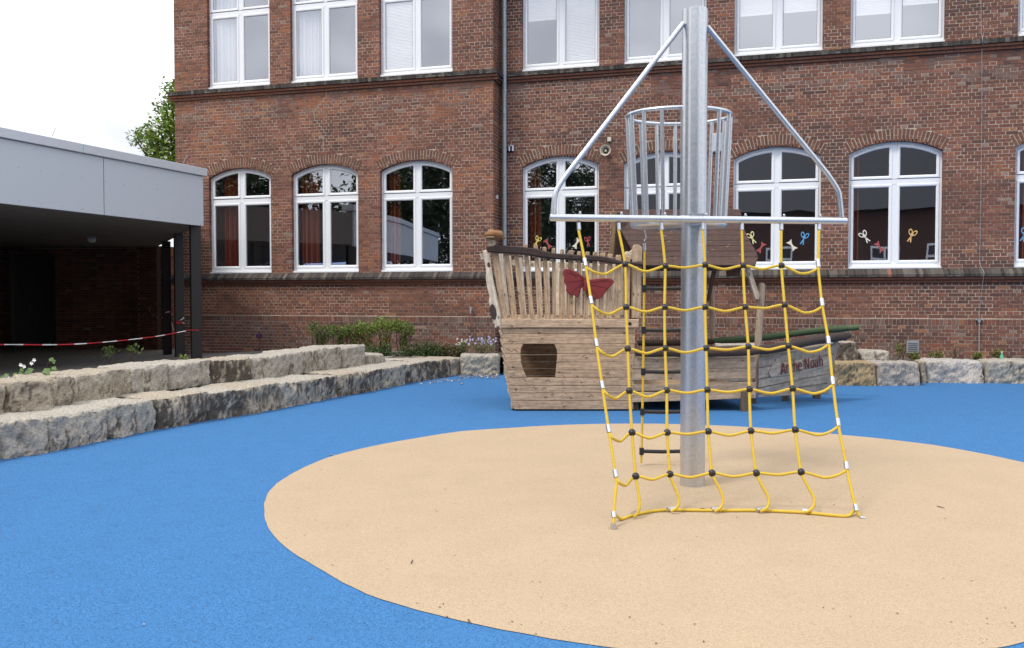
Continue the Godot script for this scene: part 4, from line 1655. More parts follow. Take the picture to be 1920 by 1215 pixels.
func mast() -> void:
	var o := thing("ship_mast", "thick galvanised steel mast with crossbar and basket on the sand circle", "mast")
	var base := Vector3(1.594, 0, -7.5)
	var topy := at(1302, 18, 7.5).y
	var b := MB.new()
	var path := []
	for y in [0.0, 0.5, 1.0, 1.5, 2.0, 2.5, 3.0, 3.5, topy - 0.012]:
		path.append(base + Vector3(0, y, 0))
	path.append(base + Vector3(0, topy, 0))
	b.tube(path, [0.108, 0.108, 0.108, 0.109, 0.109, 0.11, 0.11, 0.11, 0.11, 0.102], 40)
	put("pole", b, M.steel, o)
	# crossbar
	b = MB.new()
	var l := at(1031, 408, bar_depth(1031))
	var r := at(1587, 414.5, bar_depth(1587))
	var ax := (r - l).normalized()
	b.tube([l, l + ax * 0.006, r - ax * 0.006, r], [0.026, 0.030, 0.030, 0.026], 20)
	put("crossbar", b, M.steel, o)
	b = MB.new()
	var mid := l.lerp(r, (1300.0 - 1031.0) / 556.0)
	b.box(mid - Vector3(0.06, 0.05, 0.10), Vector3(0.12, 0, 0), Vector3(0, 0.1, 0), Vector3(0, 0, 0.10))
	put("bracket", b, M.steel, o)
	# braces, bent near the bar
	for q in [[[1281, 44, 7.46], [1062, 328, 7.21], [1046, 352, 7.19], [1040, 370, 7.18], [1037, 404, 7.17]], [[1326, 50, 7.46], [1548, 322, 7.53], [1566, 348, 7.54], [1573, 362, 7.545], [1578, 408, 7.55]]]:
		b = MB.new()
		var pts := []
		for p in q:
			pts.append(at(p[0], p[1], p[2]))
		b.tube(smooth(pts, 0.04, 0.3), [0.0225], 14)
		put("brace", b, M.steel, o)
	# bolts on the bar above each rope
	for u in [1085, 1160, 1240, 1317, 1391, 1465, 1536]:
		b = MB.new()
		var p := l.lerp(r, (u - 1031.0) / 556.0)
		b.tube([p + Vector3(0, 0.025, 0), p + Vector3(0, 0.040, 0)], [0.014], 6)
		b.ball(p + Vector3(0, 0.045, 0), Vector3(0.011, 0.012, 0.011), 5, 8)
		put("bolt", b, M.ferrule, o)
	# basket behind the pole
	var bk := part("basket", o)
	var c := Vector3(1.56, 0, -8.03)
	var yt := 3.355
	var yb := 2.36
	var rt := Vector2(0.48, 0.37)
	var rb := Vector2(0.432, 0.345)
	var ring := []
	for k in 49:
		var a := TAU * k / 48.0
		ring.append(c + Vector3(cos(a) * rt.x, yt, sin(a) * rt.y))
	b = MB.new()
	b.tube(ring, [0.0195], 12, 0, 0.07, false)
	put("top_ring", b, M.steel, bk)
	for k in 16:
		var a := TAU * (k + 0.2) / 16.0
		b = MB.new()
		b.tube([c + Vector3(cos(a) * rb.x, yb, sin(a) * rb.y), c + Vector3(cos(a) * rt.x, yt, sin(a) * rt.y)], [0.0185], 12)
		put("bar", b, M.steel, bk)
	b = MB.new()
	var rings := []
	for q in [[0.0, -0.045], [1.0, -0.045], [1.04, -0.03], [1.04, 0.0], [0.86, 0.0], [0.86, -0.02]]:
		var rr := []
		for k in 40:
			var a := TAU * k / 40.0
			rr.append(c + Vector3(cos(a) * rb.x * q[0], yb + q[1], sin(a) * rb.y * q[0]))
		rings.append(rr)
	for i in 5:
		for k in 40:
			var m := (k + 1) % 40
			if i == 0:
				# floor plate with an open hatch at the back
				if k > 24 and k < 36:
					continue
				b.tri(rings[0][0], rings[1][k], rings[1][m])
			else:
				b.quad(rings[i][m], rings[i][k], rings[i + 1][k], rings[i + 1][m])
	put("floor_plate", b, M.steel, bk)
	b = MB.new()
	b.box(base + Vector3(-0.03, 2.9, -0.22), Vector3(0.06, 0, 0), Vector3(0, 0.05, 0), Vector3(0, 0, 0.14))
	b.box(base + Vector3(-0.03, 2.32, -0.22), Vector3(0.06, 0, 0), Vector3(0, 0.05, 0), Vector3(0, 0, 0.14))
	put("bracket", b, M.steel, bk)

# ---------------------------------------------------------------- climbing net
func net() -> void:
	var o := thing("climbing_net", "yellow rope climbing net with black balls hung from the steel crossbar", "climbing net")
	var tops := [1085.0, 1160.0, 1240.0, 1317.0, 1391.0, 1465.0, 1536.0]
	var rows := [
		[[1097, 492], [1172, 496], [1247, 499], [1322, 497], [1393, 498], [1465, 498], [1534, 494]],
		[[1108, 563], [1174, 576], [1246, 576], [1322, 576], [1397, 576], [1471, 572], [1541, 567]],
		[[1118, 643], [1177, 654], [1247, 653], [1324, 653], [1403, 650], [1478, 649], [1553, 638]],
		[[1129, 722], [1180, 733], [1250, 732], [1326, 731], [1405, 730], [1486, 729], [1561, 714]],
		[[1141, 804], [1185, 811], [1251, 811], [1328, 809], [1408, 808], [1491, 806], [1571, 792]],
		[[1154, 888], [1192, 893], [1256, 889], [1335, 887], [1418, 887], [1502, 885], [1587, 873]]]
	var foot := [[1151, 986], [1190, 969], [1260, 960], [1342, 959], [1428, 959], [1513, 962], [1606, 966]]
	var P := func(col: int, u: float, v: float) -> Vector3:
		var d0 := bar_depth(tops[col])
		var g := gp(foot[col][0], foot[col][1], 0.02)
		var f := clampf((v - 425.0) / (foot[col][1] - 425.0), 0.0, 1.0)
		return at(u, v, lerpf(d0, -g.z, f))
	var tails := [[[1156, 905], [1153, 935], [1151, 966], [1150, 986]], [[1198, 930], [1199, 950], [1194, 964], [1188, 969]], [[1268, 920], [1273, 938], [1270, 951], [1258, 959]], [[1351, 920], [1356, 938], [1352, 951], [1340, 959]], [[1437, 925], [1442, 940], [1438, 952], [1426, 959]], [[1522, 925], [1527, 940], [1523, 953], [1511, 961]], [[1592, 900], [1599, 930], [1605, 955], [1612, 970]]]
	for i in 7:
		var pts := [P.call(i, tops[i], 432.0)]
		var ferr := [[tops[i], 427.0, 0]]
		if i == 0 or i == 6:
			for k in 6:
				pts.append(P.call(i, rows[k][i][0], rows[k][i][1]))
		else:
			for k in 6:
				pts.append(P.call(i, rows[k][i][0], rows[k][i][1]))
		for t in tails[i]:
			var p: Vector3 = P.call(i, t[0], t[1])
			p.y = maxf(p.y, 0.014)
			pts.append(p)
		var b := MB.new()
		b.tube(smooth(pts, 0.008), [0.0118], 16, 4, 0.055)
		put("rope", b, M.rope, o)
		# sleeve at the bar
		var tp: Vector3 = P.call(i, tops[i], 418.0)
		b = MB.new()
		b.tube([tp, P.call(i, tops[i] + (0.8 if i < 4 else 0.0), 431.0)], [0.0175], 14)
		put("ferrule", b, M.ferrule, o)
	# cross ropes
	for k in 6:
		var pts := []
		for i in 7:
			var q = rows[k][i]
			if i == 0:
				pts.append(P.call(0, q[0] + 2.0, q[1] + 9.0))
				var n = rows[k][1]
				pts.append(P.call(0, lerpf(q[0], n[0], 0.22), lerpf(q[1] + 9.0, n[1], 0.2) + 10.0))
				pts.append(P.call(1, lerpf(q[0], n[0], 0.52), lerpf(q[1] + 9.0, n[1], 0.5) + 15.0))
			elif i == 6:
				var n = rows[k][5]
				pts.append(P.call(5, lerpf(n[0], q[0], 0.5), lerpf(n[1], q[1] + 9.0, 0.5) + 12.0))
				pts.append(P.call(6, lerpf(n[0], q[0], 0.78), lerpf(n[1], q[1] + 9.0, 0.78) + 9.0))
				pts.append(P.call(6, q[0] - 1.0, q[1] + 9.0))
			else:
				pts.append(P.call(i, q[0], q[1]))
				if i < 5:
					var n = rows[k][i + 1]
					var sag := 6.0 + 2.0 * sin(i * 2.3 + k * 1.7)
					if i == 1:
						sag += 4.0
					pts.append(P.call(i, lerpf(q[0], n[0], 0.5), lerpf(q[1], n[1], 0.5) + sag))
		var b := MB.new()
		b.tube(smooth(pts, 0.008, 0.3), [0.0113], 16, 4, 0.055)
		put("rope", b, M.rope, o)
		for i in 7:
			b = MB.new()
			if i == 0 or i == 6:
				var q = rows[k][i]
				var dx := 1.3 if i == 0 else 0.9
				b.tube([P.call(i, q[0] - dx, q[1] - 7.0), P.call(i, q[0] + dx, q[1] + 7.0)], [0.0185], 16)
				put("ferrule", b, M.ferrule, o)
			else:
				var c: Vector3 = P.call(i, rows[k][i][0], rows[k][i][1])
				b.ball(c, Vector3(0.029, 0.029, 0.029), 10, 18)
				put("connector_ball", b, M.black_plastic, o)
	# rope along the floor
	var pts := []
	for q in [[1151, 978], [1165, 975], [1190, 967], [1225, 960], [1258, 958], [1340, 959], [1425, 959], [1470, 961], [1510, 963], [1560, 968], [1590, 969], [1604, 963]]:
		var p := gp(q[0], q[1] + 2.0, 0.0)
		p.y = 0.016
		pts.append(p)
	pts[0].y = 0.07
	pts[pts.size() - 1].y = 0.05
	var b := MB.new()
	b.tube(smooth(pts, 0.008, 0.3), [0.0122], 16, 4, 0.055)
	put("rope", b, M.rope, o)
	for q in [[1186, 968, 1194, 965], [1251, 959, 1265, 957], [1334, 959, 1347, 958], [1418, 960, 1432, 958], [1505, 961, 1518, 962]]:
		b = MB.new()
		var a := gp(q[0], q[1] + 2, 0.0)
		var c := gp(q[2], q[3] + 2, 0.0)
		a.y = 0.022
		c.y = 0.022
		b.tube([a, c], [0.0195], 14)
		put("ferrule", b, M.ferrule, o)
	for q in [[0, 1150.5, 960, 1151, 971], [6, 1603.5, 946, 1606, 958]]:
		b = MB.new()
		b.tube([P.call(q[0], q[1], q[2]), P.call(q[0], q[3], q[4])], [0.0185], 14)
		put("ferrule", b, M.ferrule, o)
	b = MB.new()
	var an := gp(1150, 993, 0.0)
	b.tube([an, an + Vector3(0, 0.045, 0)], [0.02], 14)
	put("floor_anchor", b, M.ferrule, o)
	b = MB.new()
	an = gp(1614, 973, 0.0)
	b.tube([an + Vector3(-0.008, 0.012, 0), an + Vector3(0.028, 0.006, 0.005)], [0.013], 12)
	put("floor_anchor", b, M.ferrule, o)

func ladder() -> void:
	var o := thing("rope_ladder", "rope ladder with black rungs hanging from the basket behind the mast", "ladder")
	var D := 8.36
	for dx in [0.0, 0.40]:
		var pts := []
		for q in [[1209, 462], [1208, 540], [1207, 618], [1206, 696], [1204.5, 771], [1203, 845], [1202, 868]]:
			var p := at(q[0], q[1], D) + Vector3(dx, 0, 0)
			p.y = maxf(p.y, 0.012)
			pts.append(p)
		var b := MB.new()
		b.tube(smooth(pts, 0.010), [0.0118], 16, 4, 0.055)
		put("rope", b, M.rope, o)
		b = MB.new()
		var h := at(1209, 432, D) + Vector3(dx, 0, 0)
		b.tube([h, at(1210, 446, D) + Vector3(dx + 0.008, 0, 0), at(1208, 452, D) + Vector3(dx, 0, 0)], [0.006], 8)
		b.tube([at(1208, 456, D) + Vector3(dx, 0, 0), at(1208.5, 470, D) + Vector3(dx, 0, 0)], [0.016], 12)
		b.tube([h + Vector3(0, -0.02, 0), h + Vector3(0, 0.06, 0)], [0.008], 8)
		put("hook", b, M.ferrule, o)
	for q in [[1208, 541], [1207, 619], [1206, 697], [1204.5, 772], [1203, 846]]:
		var b := MB.new()
		var p := at(q[0], q[1], D)
		b.tube([p, p + Vector3(0.2, -0.005, 0), p + Vector3(0.40, 0, 0)], [0.0185], 14)
		b.tube([p - Vector3(0, 0.034, 0), p + Vector3(0, 0.034, 0)], [0.0235], 12)
		b.tube([p + Vector3(0.4, -0.034, 0), p + Vector3(0.4, 0.034, 0)], [0.0235], 12)
		put("rung", b, M.black_plastic, o)

# ---------------------------------------------------------------- the ship
const SHIP := 12.5
const LEE := 14.15

func board3(parent: Node3D, called: String, pts: Array, back: Vector3, col: Color, bev := 0.005, m: Material = null) -> MeshInstance3D:
	var b := MB.new()
	var f := rng.randf_range(0.88, 1.12)
	b.col = Color(col.r * f, col.g * f, col.b * f)
	var best := Vector3.ZERO
	for i in pts.size():
		var e: Vector3 = pts[(i + 1) % pts.size()] - pts[i]
		if e.length() > best.length():
			best = e
	b.ua = best.normalized()
	b.va = back.normalized().cross(b.ua)
	b.off = Vector2(rng.randf() * 5.0, rng.randf() * 5.0)
	b.prism(pts, back, bev)
	return put(called, b, m if m else M.wood, parent)

func board(parent: Node3D, called: String, px: Array, depth: float, thick: float, col: Color, bev := 0.005) -> MeshInstance3D:
	var pts := []
	for q in px:
		pts.append(at(q[0], q[1], depth))
	return board3(parent, called, pts, Vector3(0, 0, -thick), col, bev)

func ipol(t: Array, y: float) -> float:
	for i in t.size() - 1:
		if y <= t[i + 1][0] or i == t.size() - 2:
			return lerpf(t[i][1], t[i + 1][1], (y - t[i][0]) / (t[i + 1][0] - t[i][0]))
	return 0.0

func log_rail(parent: Node3D, called: String, px: Array, rad: float, col: Color) -> void:
	var pts := []
	for q in px:
		pts.append(at(q[0], q[1], q[2]))
	var sm := smooth(pts, 0.07, 0.33)
	var b := MB.new()
	b.col = col
	b.off = Vector2(rng.randf() * 4.0, 0)
	var rr := []
	for i in sm.size():
		var e := minf(1.0, 0.72 + 0.14 * minf(i, sm.size() - 1 - i))
		rr.append(rad * e * (1.0 + 0.09 * noise2.get_noise_3dv(sm[i] * 1.5)))
	b.tube(sm, rr, 14)
	put(called, b, M.wood, parent)

func ship() -> void:
	var o := thing("wooden_play_ship", "wooden play ship with slatted stern, brown roof and green rear rail", "play ship")
	var hull := Color(0.54, 0.385, 0.26)
	var slat := Color(0.50, 0.345, 0.215)
	var pale := Color(0.72, 0.62, 0.50)
	var dark := Color(0.040, 0.024, 0.020)
	var screws := MB.new()
	screws.col = Color(0.05, 0.04, 0.035)
	var scr := func(u: float, v: float, d: float) -> void:
		screws.ball(at(u, v, d - 0.002), Vector3(0.006, 0.006, 0.005), 4, 7)
	# cabin side, plank by plank; four planks stop at the round hatch
	var le := [[597, 939.0], [615, 940.4], [645, 944.0], [663, 946.0], [679, 949.0], [694, 950.7], [709, 954.0], [723, 955.0], [737, 957.5], [751, 960.0], [768, 965.0]]
	var hl := [[645, 981.0], [654, 976.5], [663, 976.0], [679, 977.0], [694, 981.5], [708, 988.0]]
	var hr := [[645, 1039.0], [656, 1044.5], [663, 1045.0], [679, 1044.0], [694, 1042.5], [708, 1041.0]]
	var cuts := [615, 626, 645, 663, 679, 694, 708, 723, 737, 751, 768]
	for i in cuts.size() - 1:
		var y0: float = cuts[i] + 0.35
		var y1: float = cuts[i + 1] - 0.35
		var r0 := 1191.0 - 0.4 * i
		if i >= 2 and i <= 5:
			board(o, "hull_plank", [[ipol(le, y0), y0], [ipol(hl, y0), y0], [ipol(hl, (y0 + y1) * 0.5), (y0 + y1) * 0.5], [ipol(hl, y1), y1], [ipol(le, y1), y1]], SHIP, 0.035, hull)
			board(o, "hull_plank", [[ipol(hr, y0), y0], [r0, y0], [r0, y1], [ipol(hr, y1), y1], [ipol(hr, (y0 + y1) * 0.5), (y0 + y1) * 0.5]], SHIP, 0.035, hull)
		else:
			board(o, "hull_plank", [[ipol(le, y0), y0], [r0, y0], [r0, y1], [ipol(le, y1), y1]], SHIP, 0.035, hull)
		for u in [ipol(le, y0) + 12.0, 1054.0, r0 - 6.0]:
			scr.call(u, (y0 + y1) * 0.5 - 2.0, SHIP)
			scr.call(u + 1.5, (y0 + y1) * 0.5 + 3.0, SHIP)
	board(o, "deck_beam", [[939, 597.5], [1198, 598.5], [1197, 614.5], [940, 614.5]], SHIP - 0.03, 0.05, Color(0.58, 0.425, 0.295), 0.008)
	var pl := MB.new()
	pl.col = Color(0.02, 0.022, 0.02)
	pl.tube([at(1181, 607, SHIP - 0.036), at(1181, 607, SHIP - 0.02)], [0.026], 14)
	put("bolt_cap", pl, M.black_plastic, o)
	# stern planks, bulkhead, rear side, deck and floor
	for i in cuts.size() - 1:
		var y0: float = cuts[i] + 0.3
		var y1: float = cuts[i + 1] - 0.3
		var f0 := at(ipol(le, y0) - 0.5, y0, SHIP + 0.02)
		var f1 := at(ipol(le, y1) - 0.5, y1, SHIP + 0.02)
		var k0 := Vector3(f0.x - 0.075, f0.y, -LEE)
		var k1 := Vector3(f1.x - 0.055, f1.y, -LEE)
		board3(o, "stern_plank", [k1, f1, f0, k0], Vector3(0.035, 0, 0.004), hull)
		var q0 := at(1189, y0, SHIP)
		board3(o, "rear_plank", [Vector3(k1.x, f1.y, -LEE), Vector3(q0.x, f1.y, -LEE), Vector3(q0.x, f0.y, -LEE), Vector3(k0.x, f0.y, -LEE)], Vector3(0, 0, -0.035), hull)
	var dk := MB.new()
	dk.ua = Vector3(0, 0, 1)
	dk.va = Vector3(1, 0, 0)
	var d0 := at(945, 602, SHIP)
	var d1 := at(1190, 602, SHIP)
	for i in 13:
		dk.col = hull * rng.randf_range(0.85, 1.1)
		var x := lerpf(d0.x, d1.x, i / 13.0)
		dk.box(Vector3(x, d0.y - 0.05, -LEE), Vector3((d1.x - d0.x) / 13.0 - 0.006, 0, 0), Vector3(0, 0.035, 0), Vector3(0, 0, LEE - SHIP - 0.04))
	put("deck", dk, M.wood, o)
	dk = MB.new()
	dk.col = hull
	dk.box(Vector3(d0.x + 0.1, 0.03, -LEE), Vector3(d1.x - d0.x - 0.12, 0, 0), Vector3(0, 0.04, 0), Vector3(0, 0, LEE - SHIP - 0.05))
	put("cabin_floor", dk, M.wood, o)
	for x in [d0.x + 0.3, d1.x - 0.15]:
		for z in [SHIP + 0.25, LEE - 0.2]:
			dk = MB.new()
			dk.col = Color(0.09, 0.07, 0.05)
			dk.box(Vector3(x, 0.0, -z), Vector3(0.12, 0, 0), Vector3(0, 0.05, 0), Vector3(0, 0, 0.12))
			put("foot", dk, M.wood, o)
	# slats in front: [top left, top right, top y, bottom left, bottom right]
	var sl := [[920.5, 933.6, 470, 939.4, 952.5], [944.3, 953.4, 470, 959, 970], [962.4, 971.5, 470, 976.4, 986], [981, 989, 458, 993.7, 1002.7], [1001, 1008.5, 459, 1007.7, 1016.7], [1017, 1025, 463, 1022.5, 1030.5], [1034.5, 1041.5, 465, 1036.5, 1042.5], [1050.5, 1058, 467, 1050.5, 1058.5], [1066, 1076, 469, 1064, 1074], [1082.5, 1090, 471, 1080, 1088], [1098, 1106, 472, 1094, 1102], [1112, 1121, 472, 1107, 1116], [1126, 1135, 474, 1122, 1131], [1140, 1149, 476, 1137, 1146], [1155, 1165, 478, 1152, 1163], [1173, 1182, 481, 1171, 1180]]
	for q in sl:
		board(o, "slat", [[q[0], q[2] + 1.5], [q[0] + 1.5, q[2]], [q[1] - 1.5, q[2]], [q[1], q[2] + 1.5], [q[4], 598], [q[3], 598]], SHIP + 0.02, 0.04, slat.lerp(pale, rng.randf_range(0.0, 0.25)), 0.006)
		scr.call((q[3] + q[4]) * 0.5, 588, SHIP + 0.02)
	# slats on the lee side
	for i in 15:
		var u := 948.0 + i * 15.3 + rng.randf_range(-2, 2)
		var lean := maxf(0.0, 14.0 - i * 2.6)
		var v := 478.0 + i * 1.8 + rng.randf_range(-3, 3)
		board(o, "slat", [[u - lean, v], [u + 8.0 - lean, v], [u + 8.0, 592], [u, 592]], LEE, 0.04, pale.lerp(Color(0.62, 0.55, 0.44), rng.randf()), 0.006)
	board(o, "rear_beam", [[940, 487], [1180, 497], [1180, 508], [941, 497]], LEE + 0.05, 0.05, pale)
	board(o, "rear_beam", [[948, 590], [1190, 590], [1190, 603], [948, 603]], LEE + 0.02, 0.05, pale)
	# carved rail
	var rt := [[912, 463], [920, 459.5], [932, 458.5], [945, 460], [960, 461], [975, 461.5], [990, 464], [1005, 465.5], [1020, 470], [1035, 474], [1050, 475.5], [1068, 476], [1085, 478], [1100, 478], [1115, 479], [1128, 480], [1140, 482], [1150, 485], [1160, 488], [1172, 490], [1185, 490.5], [1206, 493]]
	var rb := [[1206, 498.5], [1180, 498], [1165, 496.5], [1150, 494], [1135, 491], [1120, 489.5], [1090, 487.5], [1060, 486.5], [1040, 485.5], [1020, 483], [1000, 480], [975, 476.5], [955, 475], [940, 474.5], [914, 472]]
	board(o, "carved_rail", rt + rb, SHIP - 0.06, 0.075, Color(0.050, 0.032, 0.029), 0.016)
	# corner post and carved board ends
	board(o, "post", [[1187.5, 462], [1190, 458.5], [1199, 459], [1204, 464], [1201.5, 597], [1185, 597]], SHIP + 0.06, 0.11, slat.lerp(pale, 0.3), 0.008)
	board(o, "carved_board", [[1170, 478], [1174, 471], [1180, 472], [1187, 466], [1189, 461], [1192, 470], [1191, 488], [1172, 484]], SHIP + 0.2, 0.05, pale, 0.01)
	# stern plank with dark spots
	var stern := [[905, 471], [911, 468], [918, 474], [921, 500], [924.5, 522], [930, 545], [939, 590], [940, 611], [928.5, 615], [927, 604], [916.5, 568], [917.5, 555], [913, 538], [910.5, 519], [912, 509.5], [907.5, 486]]
	board(o, "carved_stern_plank", stern, SHIP - 0.04, 0.07, Color(0.74, 0.65, 0.53), 0.014)
	board(o, "carved_block", [[900, 476], [907, 475], [908, 487], [902, 487]], SHIP + 0.02, 0.06, pale)
	for q in [[924.8, 585, 6.2, 15, -0.16, SHIP - 0.043], [916.5, 496.5, 3.0, 5, -0.2, SHIP - 0.043]]:
		var px := []
		for k in 18:
			var a := TAU * k / 18.0
			var x: float = cos(a) * q[2]
			var y: float = sin(a) * q[3]
			px.append([q[0] + x * cos(q[4]) - y * sin(q[4]), q[1] + x * sin(q[4]) + y * cos(q[4])])
		board(o, "carved_spot", px, q[5], 0.02, Color(0.075, 0.052, 0.047), 0.003)
	# the carved cap on its neck
	var cap := part("carved_cap", o)
	var b := MB.new()
	b.col = Color(0.50, 0.40, 0.29)
	b.tube([at(923, 462, SHIP), at(922, 446, SHIP)], [0.062, 0.055], 12)
	put("neck", b, M.wood, cap)
	b = MB.new()
	b.col = Color(0.34, 0.165, 0.07)
	var cc := at(927, 440, SHIP)
	var first := b.v.size()
	b.ball(cc, Vector3(0.145, 0.078, 0.13), 16, 28)
	for i in range(first, b.v.size()):
		var d: Vector3 = b.v[i] - cc
		var fold := 0.016 * sin(d.x * 34.0 + d.y * 52.0) + 0.010 * sin(d.y * 70.0 - d.x * 25.0)
		b.v[i] = cc + d * (1.0 + fold * 6.0) + Vector3(0, -0.10 * maxf(0.0, d.x) * 0.6, 0)
	put("crown", b, M.wood, cap)
	b = MB.new()
	b.col = Color(0.28, 0.135, 0.055)
	var pk := []
	for k in 17:
		var a := -0.9 + 1.8 * k / 16.0
		pk.append(cc + Vector3(0.03 + cos(a) * 0.135, -0.052 + 0.02 * cos(a * 1.3), sin(a) * 0.12))
	b.ua = Vector3(1, 0, 0)
	b.va = Vector3(0, 0, 1)
	b.prism(pk, Vector3(0, -0.02, 0), 0.004)
	put("peak", b, M.wood, cap)
	b = MB.new()
	b.col = Color(0.42, 0.32, 0.20)
	var band := []
	for k in 13:
		var a := PI * 0.5 + PI * k / 12.0
		band.append(cc + Vector3(cos(a) * 0.148, -0.045, sin(a) * 0.133))
	b.tube(band, [0.010], 6)
	put("band", b, M.wood, cap)
	# butterfly
	var bf := part("butterfly", o)
	var wl := [[1058, 505], [1062, 503.5], [1068, 504.5], [1082, 510], [1091, 516.5], [1096, 523], [1097, 533], [1090, 541], [1087, 547], [1085, 555], [1081, 557], [1076, 553.5], [1066, 551], [1061.5, 545], [1062, 537], [1058, 528], [1059, 519], [1055.5, 512]]
	var wr := [[1099, 526], [1106, 524], [1123, 522], [1138, 521.5], [1148, 523], [1152, 528], [1148, 534], [1141, 540], [1136, 548], [1128, 557], [1120, 561.5], [1110, 560], [1103, 560], [1100, 555], [1101, 546], [1100, 538]]
	for w in [wl, wr]:
		var pts := []
		for q in w:
			var dd: float = absf(q[0] - 1098.0) / 55.0
			pts.append(at(q[0], q[1], SHIP - 0.02 - 0.05 * dd))
		board3(bf, "wing", pts, Vector3(0, 0, -0.03), Color(1, 1, 1), 0.010, M.red_paint)
	b = MB.new()
	b.tube(smooth([at(1097, 522, SHIP - 0.05), at(1098, 533, SHIP - 0.06), at(1097, 546, SHIP - 0.05)], 0.01), [0.02, 0.028, 0.03, 0.03, 0.03, 0.03, 0.03, 0.03, 0.03, 0.03, 0.03, 0.03, 0.03, 0.03, 0.03, 0.03, 0.03, 0.03, 0.03, 0.03, 0.03, 0.03, 0.03, 0.03, 0.03], 12)
	b.ball(at(1097, 522, SHIP - 0.055), Vector3(0.03, 0.035, 0.03), 8, 12)
	put("body", b, M.red_paint, bf)
	b = MB.new()
	for q in [[1092, 520, 1062, 511], [1092, 526, 1063, 530], [1093, 531, 1072, 548], [1080, 520, 1068, 508], [1104, 530, 1146, 527], [1104, 534, 1138, 541], [1104, 540, 1122, 557], [1120, 529, 1140, 524]]:
		var a := at(q[0], q[1], SHIP - 0.021 - 0.05 * absf(q[0] - 1098.0) / 55.0)
		var c := at(q[2], q[3], SHIP - 0.021 - 0.05 * absf(q[2] - 1098.0) / 55.0)
		b.col = Color(0.09, 0.01, 0.01)
		b.tube([a, a.lerp(c, 0.5) + Vector3(0, 0.008, 0), c], [0.0035], 5)
	put("vein", b, M.plain, bf)
	# roof: planks up the front slope, one lee slope
	var rv := [392, 404, 417, 431, 440.5, 450.5, 460.5, 470.5, 481.5, 497]
	var rl := [[392, 1168.0], [431, 1164.0], [481, 1192.0], [497, 1196.0]]
	var rr := [[392, 1388.0], [431, 1396.0], [456, 1408.0], [475, 1421.0], [492, 1422.0], [497, 1416.0]]
	for i in rv.size() - 1:
		var p := []
		var y0: float = rv[i] + 0.25
		var y1: float = rv[i + 1] - 0.25
		var z0 := lerpf(13.4, 12.5, (y0 - 392.0) / 105.0)
		var z1 := lerpf(13.4, 12.5, (y1 - 392.0) / 105.0)
		p = [at(ipol(rl, y0), y0, z0), at(ipol(rr, y0), y0, z0), at(ipol(rr, y1), y1, z1), at(ipol(rl, y1), y1, z1)]
		var c := Color(0.070, 0.037, 0.030).lerp(Color(0.11, 0.064, 0.052), rng.randf() * 0.5)
		board3(o, "roof_plank", p, Vector3(0, -0.022, -0.016), c, 0.004)
		# flakes where the paint has worn off
		b = MB.new()
		for k in 4:
			var u := rng.randf_range(1200.0, 1390.0)
			if i < 3:
				continue
			b.col = Color(0.46, 0.34, 0.24) * rng.randf_range(0.7, 1.1)
			b.ua = Vector3(1, 0, 0)
			var yy := y0 + 1.2 if k % 2 == 0 else lerpf(y0, y1, rng.randf())
			var zz := lerpf(13.4, 12.5, (yy - 392.0) / 105.0) - 0.004
			var wv := rng.randf_range(1.5, 7.0)
			var hv := rng.randf_range(0.3, 0.9)
			b.quad(at(u, yy + hv, zz - 0.003), at(u + wv, yy + hv * 0.6, zz - 0.003), at(u + wv * 0.8, yy - hv, zz), at(u + wv * 0.2, yy - hv * 0.7, zz))
		if b.v.size():
			put("bare_patch", b, M.wood, o)
	var r0 := at(1168, 392, 13.42)
	var r1 := at(1388, 392, 13.42)
	var ey := at(1200, 497, 12.5).y
	board3(o, "rear_roof", [r0, r1, Vector3(r1.x + 0.2, ey, -14.35), Vector3(r0.x + 0.1, ey, -14.35)], Vector3(0, -0.025, 0.016), Color(0.100, 0.056, 0.045))
	board(o, "gable_board", [[1146.8, 396], [1157, 396], [1155.4, 418], [1150, 481], [1141, 477], [1143, 464.5], [1145, 447], [1148, 443], [1146, 431]], 13.0, 0.05, Color(0.27, 0.185, 0.10), 0.008)
	board(o, "gable_panel", [[1155, 398], [1168, 398], [1186, 482], [1151, 482]], 13.12, 0.04, Color(0.100, 0.056, 0.045))
	board(o, "roof_beam", [[1205, 498], [1390, 499], [1390, 507], [1205, 506]], 12.72, 0.09, Color(0.100, 0.056, 0.045))
	board(o, "roof_beam", [[1376, 500], [1388, 500], [1388, 517], [1378, 517]], 12.7, 0.5, Color(0.100, 0.056, 0.045))
	board(o, "brace", [[1337, 504], [1345, 505], [1331, 562], [1325.5, 566]], LEE - 0.1, 0.07, Color(0.100, 0.056, 0.045))
	board(o, "brace", [[1398, 500], [1406, 499], [1424.5, 553], [1423.5, 562], [1417, 561]], 12.6, 0.07, Color(0.52, 0.45, 0.37))
	for q in [[[1428, 536, 12.72], [1421, 650, 12.66], 0.056], [[1334, 540, LEE], [1336, 655, LEE], 0.05]]:
		b = MB.new()
		b.col = Color(0.42, 0.33, 0.25)
		var p0 := at(q[0][0], q[0][1], q[0][2])
		var p1 := at(q[1][0], q[1][1], q[1][2])
		var ax := (p0 - p1).normalized()
		b.tube([p1 - ax * 0.7, p1, p1.lerp(p0, 0.5), p0, p0 + ax * 0.03, p0 + ax * 0.045], [q[2], q[2], q[2] * 1.02, q[2] * 1.04, q[2] * 0.85, q[2] * 0.5], 8)
		put("post", b, M.wood, o)
	for q in [[1206, 500, LEE], [1206, 500, 12.75]]:
		var p0 := at(q[0], q[1], q[2])
		b = MB.new()
		b.col = Color(0.2, 0.13, 0.09)
		b.box(Vector3(p0.x - 0.2, 1.3, p0.z - 0.05), Vector3(0.09, 0, 0), Vector3(0, p0.y - 1.28, 0), Vector3(0, 0, 0.09))
		put("post", b, M.wood, o)
